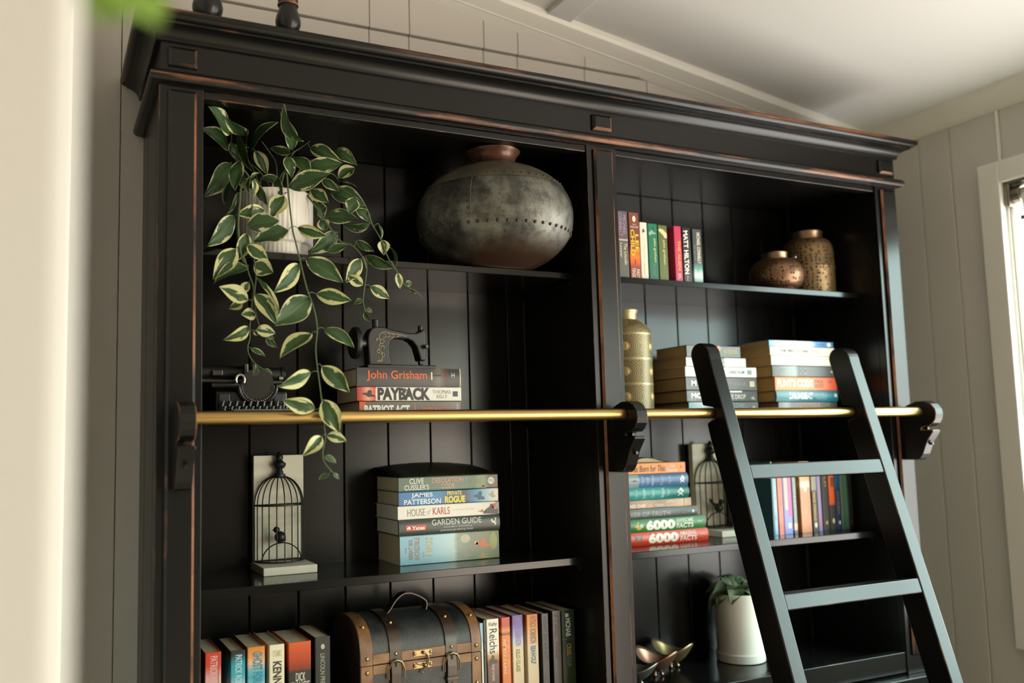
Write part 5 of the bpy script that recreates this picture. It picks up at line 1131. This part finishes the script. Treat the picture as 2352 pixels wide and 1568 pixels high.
# ------------------------------------------------------------------ birdcage plaques
BOARDM, nt, b = _new('worn_white_board'); n1 = noise(nt, 5, 4, stretch=(1, 1, 3)); nt.links.new(ramp(nt, n1.outputs[0], [(0.32, (0.40, 0.38, 0.29)), (0.5, (0.60, 0.57, 0.46)), (0.75, (0.66, 0.63, 0.52))]).outputs[0], b.inputs['Base Color']); b.inputs['Roughness'].default_value = 0.65
WIRE = plain((0.013, 0.013, 0.012), 0.4, 0.3, name='black_wire')
def cage(label, x, y, flip=1):
    t = thing('birdcage_plaque', label, 'ornament', (x, y, S3 + 0.0002), 'birdcage plaques')
    L = lambda m, name, mat, **k: m.build(name, mat, t, local=True, **k)
    L(MB().box(-0.053, 0.053, -0.060, 0.055, 0, 0.0155), 'base_board', BOARDM, bevel=0.0015)
    L(MB().box(-0.051, 0.0525, 0.0385, 0.0545, 0.0156, 0.2290), 'back_board', BOARDM, bevel=0.0012)
    R, zb_, zr, zt = 0.0495, 0.0180, 0.1290, 0.1870; yc = 0.036
    for z, rr in ((zb_, 0.0016), (zr, 0.0015)):
        f = MB(); f.tube([(R*math.cos(a), yc - R*math.sin(a), z) for a in [PI*k/20 for k in range(21)]], rr, 7); f.tube([(-R, yc, z), (R, yc, z)], rr, 7)
        L(f, 'hoop', WIRE, smooth=True)
    for k in range(11):
        a = PI*k/10; P = [(R*math.cos(a), yc - R*math.sin(a), z) for z in (zb_, 0.06, 0.10, zr)]
        for q in range(1, 9):
            s = q/8*PI/2*0.93; P.append((R*math.cos(s)**0.9*math.cos(a), yc - R*math.cos(s)**0.9*math.sin(a), zr + (zt-zr)*math.sin(s)))
        L(MB().tube(P, 0.00125, 6), 'bar', WIRE, smooth=True)
    fn = MB(); fn.lathe([(0.011, 0.1830), (0.0125, 0.1860), (0.0125, 0.1900), (0.0085, 0.1915), (0.0080, 0.1950), (0.0065, 0.1985), (0.0060, 0.2005), (0.0110, 0.2040), (0.0135, 0.2090), (0.0128, 0.2130), (0.0075, 0.2165), (0.0062, 0.2195), (0.0080, 0.2230), (0.0075, 0.2270), (0.0040, 0.2330), (0.0015, 0.2365)], (0, yc-0.006, 0), 24); L(fn, 'finial', WIRE, smooth=True)
    sw = MB(); sw.tube([(0.040*math.cos(a), 0.012, zb_ + 0.036*math.sin(a)) for a in [PI*k/18 for k in range(19)]], 0.0014, 6); L(sw, 'perch', WIRE, smooth=True)
    bd_ = MB(); bd_.ball((-0.003*flip, 0.012, zb_+0.0475), 0.0118, sx=1.0, sz=1.0, seg=16); bd_.ball((-0.011*flip, 0.010, zb_+0.0625), 0.0066, seg=14)
    bd_.tube([(0.003*flip, 0.012, zb_+0.052), (0.016*flip, 0.012, zb_+0.061), (0.024*flip, 0.012, zb_+0.070)] if flip < 0 else [(0.004, 0.018, zb_+0.045), (0.010, 0.026, zb_+0.040)], 0.0046, 8, r1=0.003); bd_.tube([(-0.016*flip, 0.010, zb_+0.063), (-0.021*flip, 0.009, zb_+0.0615)], 0.0016, 6, r1=0.0004); bd_.tube([(-0.003*flip, 0.012, zb_+0.037), (-0.003*flip, 0.012, zb_+0.0345)], 0.0012, 6)
    L(bd_, 'bird', WIRE, smooth=True)
    return t
cage('white plaque with black wire birdcage left of the stacked books, left bay', 0.2702, 0.2275)
cage('white plaque with black wire birdcage half hidden behind the ladder stile', 1.3925, 0.2275, -1)

# ------------------------------------------------------------------ little leather trunk
tk = thing('trunk', 'small dark leather trunk with tan straps between upright paperbacks', 'trunk', (0.505, 0.17, S4))
LEATH, nt, b = _new('dark_leather'); n1 = noise(nt, 30, 5); n2 = noise(nt, 240, 2); nt.links.new(ramp(nt, n1.outputs[0], [(0.35, (0.013, 0.014, 0.014)), (0.65, (0.034, 0.036, 0.035))]).outputs[0], b.inputs['Base Color']); b.inputs['Roughness'].default_value = 0.42; bump(nt, b, n2.outputs[0], 0.3, 0.001)
TAN, nt, b = _new('tan_leather'); n1 = noise(nt, 26, 4); nt.links.new(ramp(nt, n1.outputs[0], [(0.3, (0.115, 0.048, 0.016)), (0.65, (0.27, 0.125, 0.045))]).outputs[0], b.inputs['Base Color']); b.inputs['Roughness'].default_value = 0.42
BRN, nt, b = _new('dark_brown_strap'); n1 = noise(nt, 22, 3); nt.links.new(ramp(nt, n1.outputs[0], [(0.3, (0.022, 0.012, 0.008)), (0.7, (0.060, 0.032, 0.022))]).outputs[0], b.inputs['Base Color']); b.inputs['Roughness'].default_value = 0.30
X0, X1, YA, YZ = 0.3835, 0.6340, 0.087, 0.262; ZS = 1.1005
dome = [(YA, ZS), (YA, ZS+0.024), (YA+0.004, ZS+0.040), (YA+0.012, ZS+0.054), (YA+0.026, ZS+0.066), (YA+0.048, ZS+0.075), (YA+0.085, ZS+0.080), (YA+0.125, ZS+0.077), (YZ-0.022, ZS+0.066), (YZ-0.006, ZS+0.046), (YZ, ZS+0.020), (YZ, ZS)]
dome = [tuple(v[:2]) for v in spline([(a, c, 0) for a, c in dome[1:-1]], 4)]; dome = [(YA, ZS)] + dome + [(YZ, ZS)]
def off(prof, d):
    out = []; n = len(prof)
    for i, p in enumerate(prof):
        a = Vector(prof[max(i-1, 0)]); c = Vector(prof[min(i+1, n-1)]); t = (c-a).normalized(); out.append((p[0]-t.y*d, p[1]+t.x*d))
    return out
YZf = lambda p, t: (t, p[0], p[1])
MB().box(X0, X1, YA, YZ, S4+0.0003, ZS-0.0006).build('chest', LEATH, tk, bevel=0.004, bseg=2)
MB().prism(dome, YZf, X0, X1).build('lid', LEATH, tk, smooth=True, angle=40)
def ribbon(x0, x1, prof, th_, name, mat, bv=0.0007):
    o_ = off(prof, th_); MB().prism(prof + o_[::-1], YZf, x0, x1).build(name, mat, tk, smooth=True, angle=40)
for x0, x1 in ((X0-0.001, X0+0.0225), (X1-0.0195, X1+0.001)):
    ribbon(x0, x1, off(dome, 0.0003), 0.0018, 'lid_corner_band', TAN); MB().box(x0, x1, YA-0.0021, YA-0.0003, S4+0.0005, ZS-0.0012).build('chest_corner_band', TAN, tk, bevel=0.0007, bseg=1)
for x0, x1 in ((X0-0.0030, X0-0.0010), (X1+0.0010, X1+0.0030)):
    MB().prism(off(dome, 0.0020), YZf, x0, x1).build('lid_end', BRN, tk, bevel=0.0008); MB().box(x0, x1, YA-0.0022, YZ, S4+0.0005, ZS-0.0012).build('chest_end', BRN, tk, bevel=0.0008)
sA, sB = (0.4405, 0.4645), (0.5575, 0.5815)
for x0, x1 in ((X0+0.0230, sA[0]-0.0003), (sA[1]+0.0003, sB[0]-0.0003), (sB[1]+0.0003, X1-0.0200)):
    MB().box(x0, x1, YA-0.0019, YA-0.0002, ZS+0.0006, ZS+0.0195).build('lid_trim', TAN, tk, bevel=0.0006, bseg=1)
    MB().box(x0, x1, YA-0.0019, YA-0.0002, ZS-0.0185, ZS-0.0012).build('chest_trim', TAN, tk, bevel=0.0006, bseg=1)
for x0, x1 in (sA, sB):
    ribbon(x0, x1, off(dome, 0.0004), 0.0026, 'strap', BRN)
    xm = (x0+x1)/2
    lp_ = MB(); lp_.prism([(YA-0.0005, ZS), (YA-0.0012, ZS-0.010), (YA-0.0025, ZS-0.020), (YA-0.0025, ZS-0.060), (YA-0.0065, ZS-0.060), (YA-0.0075, ZS-0.020), (YA-0.0060, ZS+0.001)], YZf, x0+0.0015, x1-0.0015); lp_.build('strap_end', BRN, tk, bevel=0.001)
    bk_ = MB(); bk_.tube([(x0-0.004, YA-0.006, ZS-0.030), (x0-0.0045, YA-0.007, ZS-0.012), (x0+0.002, YA-0.0085, ZS+0.0015), (xm, YA-0.009, ZS+0.0055), (x1-0.002, YA-0.0085, ZS+0.0015), (x1+0.0045, YA-0.007, ZS-0.012), (x1+0.004, YA-0.006, ZS-0.030)], 0.0017, 8); bk_.tube([(xm, YA-0.0095, ZS+0.0045), (xm, YA-0.0095, ZS-0.0075)], 0.0012, 6)
    bk_.build('buckle', ABRASS, tk, smooth=True)
    MB().box(x0-0.0005, x1+0.0005, YA-0.0092, YA-0.0022, ZS-0.0475, ZS-0.0395).build('keeper', BRN, tk, bevel=0.001)
def rivet(x, y, z, r=0.0036):
    q = MB(); q.ball((x, y, z), r, sy=0.6, seg=12); q.build('rivet', ABRASS, tk, smooth=True)
for x in (X0+0.0110, X1-0.0095):
    for z in (ZS+0.0125, ZS-0.0135, ZS-0.060): rivet(x, YA-0.0024, z, 0.0042)
    rivet(x, YA+0.0215, ZS+0.0668, 0.0036)
for x0, x1 in (sA, sB):
    xm = (x0+x1)/2; rivet(xm, YA-0.0034, ZS+0.0160); rivet(xm, YA+0.0245, ZS+0.0695); rivet(xm, YA-0.0085, ZS-0.0545)
cl = MB(); xc_ = 0.5085
cl.box(xc_-0.019, xc_+0.019, YA-0.0032, YA-0.0012, ZS+0.0060, ZS+0.0170); cl.box(xc_-0.019, xc_+0.019, YA-0.0032, YA-0.0012, ZS-0.0170, ZS-0.0060)
for x in (xc_-0.0165, xc_+0.0165):
    for z in (ZS+0.0115, ZS-0.0115): cl.ball((x, YA-0.0038, z), 0.0035, sy=0.5, seg=10)
cl.build('clasp_plate', ABRASS, tk, bevel=0.001)
hk = MB(); hk.tube(spline([(xc_+0.001, YA-0.006, ZS+0.0120), (xc_+0.0085, YA-0.0065, ZS+0.0080), (xc_+0.0105, YA-0.0068, ZS-0.0030), (xc_+0.0070, YA-0.0068, ZS-0.0140), (xc_-0.0010, YA-0.0066, ZS-0.0205), (xc_-0.0035, YA-0.0066, ZS-0.0245)]), 0.0016, 8); hk.ball((xc_+0.001, YA-0.006, ZS+0.0120), 0.0034, seg=10); hk.ball((xc_+0.003, YA-0.0065, ZS-0.0115), 0.0040, seg=10); hk.ball((xc_-0.0035, YA-0.0066, ZS-0.0245), 0.0024, seg=8)
hk.tube([(xc_+0.003, YA-0.006, ZS-0.0115), (xc_-0.008, YA-0.006, ZS-0.0100), (xc_-0.014, YA-0.005, ZS-0.0070)], 0.0012, 6); hk.build('hook', ABRASS, tk, smooth=True)
hp = spline([(0.4600, 0.160, ZS+0.0800), (0.4680, 0.160, ZS+0.0880), (0.4800, 0.160, ZS+0.1040), (0.4960, 0.160, ZS+0.1150), (0.5130, 0.160, ZS+0.1150), (0.5300, 0.160, ZS+0.1080), (0.5440, 0.160, ZS+0.0985), (0.5470, 0.160, ZS+0.0900), (0.5450, 0.160, ZS+0.0800)], 4)
hh = MB(); top = [Vector(p) for p in hp]; n_ = len(top); ring_ = []
for i, p in enumerate(top):
    t = (top[min(i+1, n_-1)]-top[max(i-1, 0)]).normalized(); nn = Vector((-t.z, 0, t.x))
    ring_.append([hh.bm.verts.new(p + nn*a + Vector((0, b_, 0))) for a, b_ in ((0.0012, -0.011), (0.0012, 0.011), (-0.0012, 0.011), (-0.0012, -0.011))])
for j in range(n_-1):
    for k in range(4): hh.bm.faces.new((ring_[j][k], ring_[j][(k+1) % 4], ring_[j+1][(k+1) % 4], ring_[j+1][k]))
hh.bm.faces.new(ring_[0]); hh.bm.faces.new(ring_[-1]); hh.build('handle', BRN, tk)

# ------------------------------------------------------------------ small potted plant behind the ladder
pp = thing('potted_plant', 'small green plant in a tall white cylinder pot behind the ladder', 'plant', (1.408, 0.200, S4))
MB().lathe([(0.052, 0.0165), (0.0560, 0.019), (0.0575, 0.150), (0.0570, 0.1625), (0.0545, 0.1640), (0.0520, 0.1625), (0.0515, 0.150), (0.01, 0.149)], (1.408, 0.200, S4), 56).build('pot', POTM, pp, smooth=True)
MB().lathe([(0.054, 0.0003), (0.0585, 0.002), (0.0595, 0.021), (0.0580, 0.0225), (0.0565, 0.021), (0.055, 0.016)], (1.408, 0.200, S4), 56).build('saucer', POTM, pp, smooth=True)
SLM, nt, b = _new('soft_green_leaf'); n1 = noise(nt, 30, 3); nt.links.new(mixc(nt, n1.outputs[0], (0.075, 0.12, 0.055), (0.19, 0.25, 0.14)), b.inputs['Base Color']); b.inputs['Roughness'].default_value = 0.5
slm = leaf_mesh('leaf', SLM, 0.9, 0.16, 99); rnd = random.Random(5); c0 = Vector((1.408, 0.200, S4+0.152))
for k in range(22):
    a = 2*PI*k/22*1.618*2 + 0.3; up = rnd.uniform(0.02, 0.075); L_ = rnd.uniform(0.058, 0.082)
    base = c0 + Vector((0.018*math.cos(a), 0.018*math.sin(a), 0.004 + 0.35*up)); 
    tip = c0 + Vector(((0.022+L_*0.85)*math.cos(a), (0.022+L_*0.50)*math.sin(a), up*0.75 - (0.045 if k % 2 == 0 else 0)))
    ex = tip-base; L = ex.length; ex.normalize(); nz = (Vector((0, -0.35, 1)) - ex*Vector((0, -0.35, 1)).dot(ex)).normalized(); ey = nz.cross(ex)
    o = bpy.data.objects.new('leaf', slm); COL.objects.link(o); o.parent = pp; M = Matrix.Identity(4); lo = base - Vector((1.408, 0.200, S4))
    for i in range(3): M[i][0] = ex[i]*L; M[i][1] = ey[i]*0.023; M[i][2] = nz[i]*L; M[i][3] = lo[i]
    o.matrix_local = M
sb_ = MB()
for k in range(8):
    a = 2*PI*k/8; sb_.tube([c0 + Vector((0.006*math.cos(a), 0.006*math.sin(a), -0.004)), c0 + Vector((0.016*math.cos(a), 0.016*math.sin(a), 0.02))], 0.0016, 6)
sb_.build('stems', STEMM, pp, smooth=True)

# ------------------------------------------------------------------ three little metal bowls
def bowl(label, cx, cy, L, Wd, hr, he, col, rz=0.0):
    t = thing('bowl', label, 'bowl', (cx, cy, S4 + 0.0002), 'small metal bowls on the bottom right shelf', rz)
    mb = MB(); g = []; NR, NT = 10, 36
    for i in range(NR+1):
        s = i/NR; row = []
        for k in range(NT):
            a = 2*PI*k/NT; e_ = math.cos(a)**2
            rim = hr + (he-hr)*e_
            x = L*0.5*math.cos(a)*s**0.8; y = Wd*0.5*math.sin(a)*s**0.8
            row.append(mb.bm.verts.new((x, y, 0.010 + (rim-0.010)*s**1.7)))
        g.append(row)
    for i in range(1, NR):
        for k in range(NT): mb.bm.faces.new((g[i][k], g[i][(k+1) % NT], g[i+1][(k+1) % NT], g[i+1][k]))
    mb.bm.faces.new(g[1])
    for v in g[0]: mb.bm.verts.remove(v)
    o = mb.build('shell', plain(col, 0.34, 0.85), t, local=True, smooth=True, angle=70); s_ = o.modifiers.new('thickness', 'SOLIDIFY'); s_.thickness = 0.0022; s_.offset = -1
    f = MB()
    for k in range(3):
        a = 2*PI*k/3 + PI/6; f.ball((0.011*math.cos(a), 0.011*math.sin(a), 0.0050), 0.0050, seg=10)
    f.build('feet', plain(col, 0.34, 0.85), t, local=True, smooth=True)
bowl('small gold curved bowl, farthest back of the three', 1.2180, 0.225, 0.104, 0.084, 0.036, 0.062, (0.42, 0.31, 0.15), -1.15)
bowl('small copper curved bowl between the gold and pewter ones', 1.1360, 0.180, 0.104, 0.084, 0.036, 0.062, (0.42, 0.22, 0.15), -1.15)
bowl('small pewter curved bowl beside the middle post, nearest of the three', 1.0480, 0.140, 0.104, 0.084, 0.034, 0.054, (0.36, 0.35, 0.31), -1.0)

# ------------------------------------------------------------------ turned candlesticks on top of the bookcase
def candlestick(label, x, y, k):
    t = thing('candlestick', label, 'candlestick', (x, y, 2.2708))
    p = [(0.014, 0.0002), (0.0165, 0.002), (0.0160, 0.005), (0.0180, 0.008), (0.0225, 0.016), (0.0235, 0.024), (0.0215, 0.034), (0.0180, 0.044), (0.0165, 0.051), (0.0165, 0.053), (0.0185, 0.054), (0.0185, 0.058), (0.0170, 0.0595), (0.0185, 0.062), (0.0185, 0.066), (0.0165, 0.068), (0.0130, 0.085), (0.0120, 0.13), (0.0150, 0.15), (0.0200, 0.156), (0.0200, 0.160), (0.009, 0.160)]
    MB().lathe([(r*k, z*k) for r, z in p], (x, y, 2.2708), 32).build('column', [paint_mat('candlestick_paint', (0.014, 0.014, 0.014), 0.3)], t, smooth=True, angle=40)
    MB().lathe([(0.0188*k, 0.0538*k), (0.0193*k, 0.055*k), (0.0193*k, 0.0570*k), (0.0188*k, 0.0582*k)], (x, y, 2.2708), 32, cap=False).build('ring', [WEARH], t, smooth=True)
    MB().cyl((x, y, 2.2708+0.1595*k), (x, y, 2.2708+0.23*k), 0.0095*k, 20).build('candle', plain((0.70, 0.66, 0.55), 0.5), t, smooth=True)
candlestick('stout black turned candlestick at the left end of the bookcase top', 0.0800, -0.006, 1.14)
candlestick('slimmer black turned candlestick with a worn ring on the bookcase top', 0.2235, -0.012, 1.0)

# ------------------------------------------------------------------ vine hanging from the ceiling close to the camera
hv = thing('hanging_vine', 'blurred bright green leaf spray hanging close to the camera, upper left', 'plant', (-0.145, -1.166, 2.36))
HLM = plain((0.17, 0.30, 0.035), 0.5, name='fresh_green_leaf')
hm = leaf_mesh('leaf', HLM, 0.5, 0.1, 3)
top_ = zc(-0.13)
MB().tube(spline([(-0.142, -1.166, top_), (-0.142, -1.167, 2.3), (-0.147, -1.166, 1.90), (-0.1454, -1.1674, 1.7362), (-0.1429, -1.1687, 1.7207)]), 0.0022, 6).build('stem', plain((0.14, 0.22, 0.04), 0.5), hv, smooth=True)
for k, (a, t, w) in enumerate([((-0.1454, -1.1674, 1.7313), (-0.1615, -1.1625, 1.7090), .026), ((-0.1441, -1.1680, 1.7276), (-0.1268, -1.1699, 1.7052), .026), ((-0.1435, -1.1687, 1.7238), (-0.1447, -1.1711, 1.7021), .024), ((-0.1460, -1.1668, 1.7486), (-0.1671, -1.1637, 1.7288), .026), ((-0.1460, -1.1668, 1.7455), (-0.1237, -1.1687, 1.7313), .026), ((-0.1466, -1.1668, 1.7734), (-0.1689, -1.1649, 1.7548), .024), ((-0.1466, -1.1668, 1.7796), (-0.1255, -1.1674, 1.7610), .024), ((-0.1441, -1.1674, 1.7288), (-0.1528, -1.1699, 1.7003), .022)]):
    a = Vector(a); t = Vector(t); ex = t-a; L = ex.length; ex.normalize(); nz = (Vector((0, -1, 0.4)) - ex*Vector((0, -1, 0.4)).dot(ex)).normalized(); ey = nz.cross(ex)
    o = bpy.data.objects.new('leaf', hm); COL.objects.link(o); o.parent = hv; M = Matrix.Identity(4); lo = a - Vector((-0.145, -1.166, 2.36))
    for i in range(3): M[i][0] = ex[i]*L; M[i][1] = ey[i]*w*0.62; M[i][2] = nz[i]*L; M[i][3] = lo[i]
    o.matrix_local = M
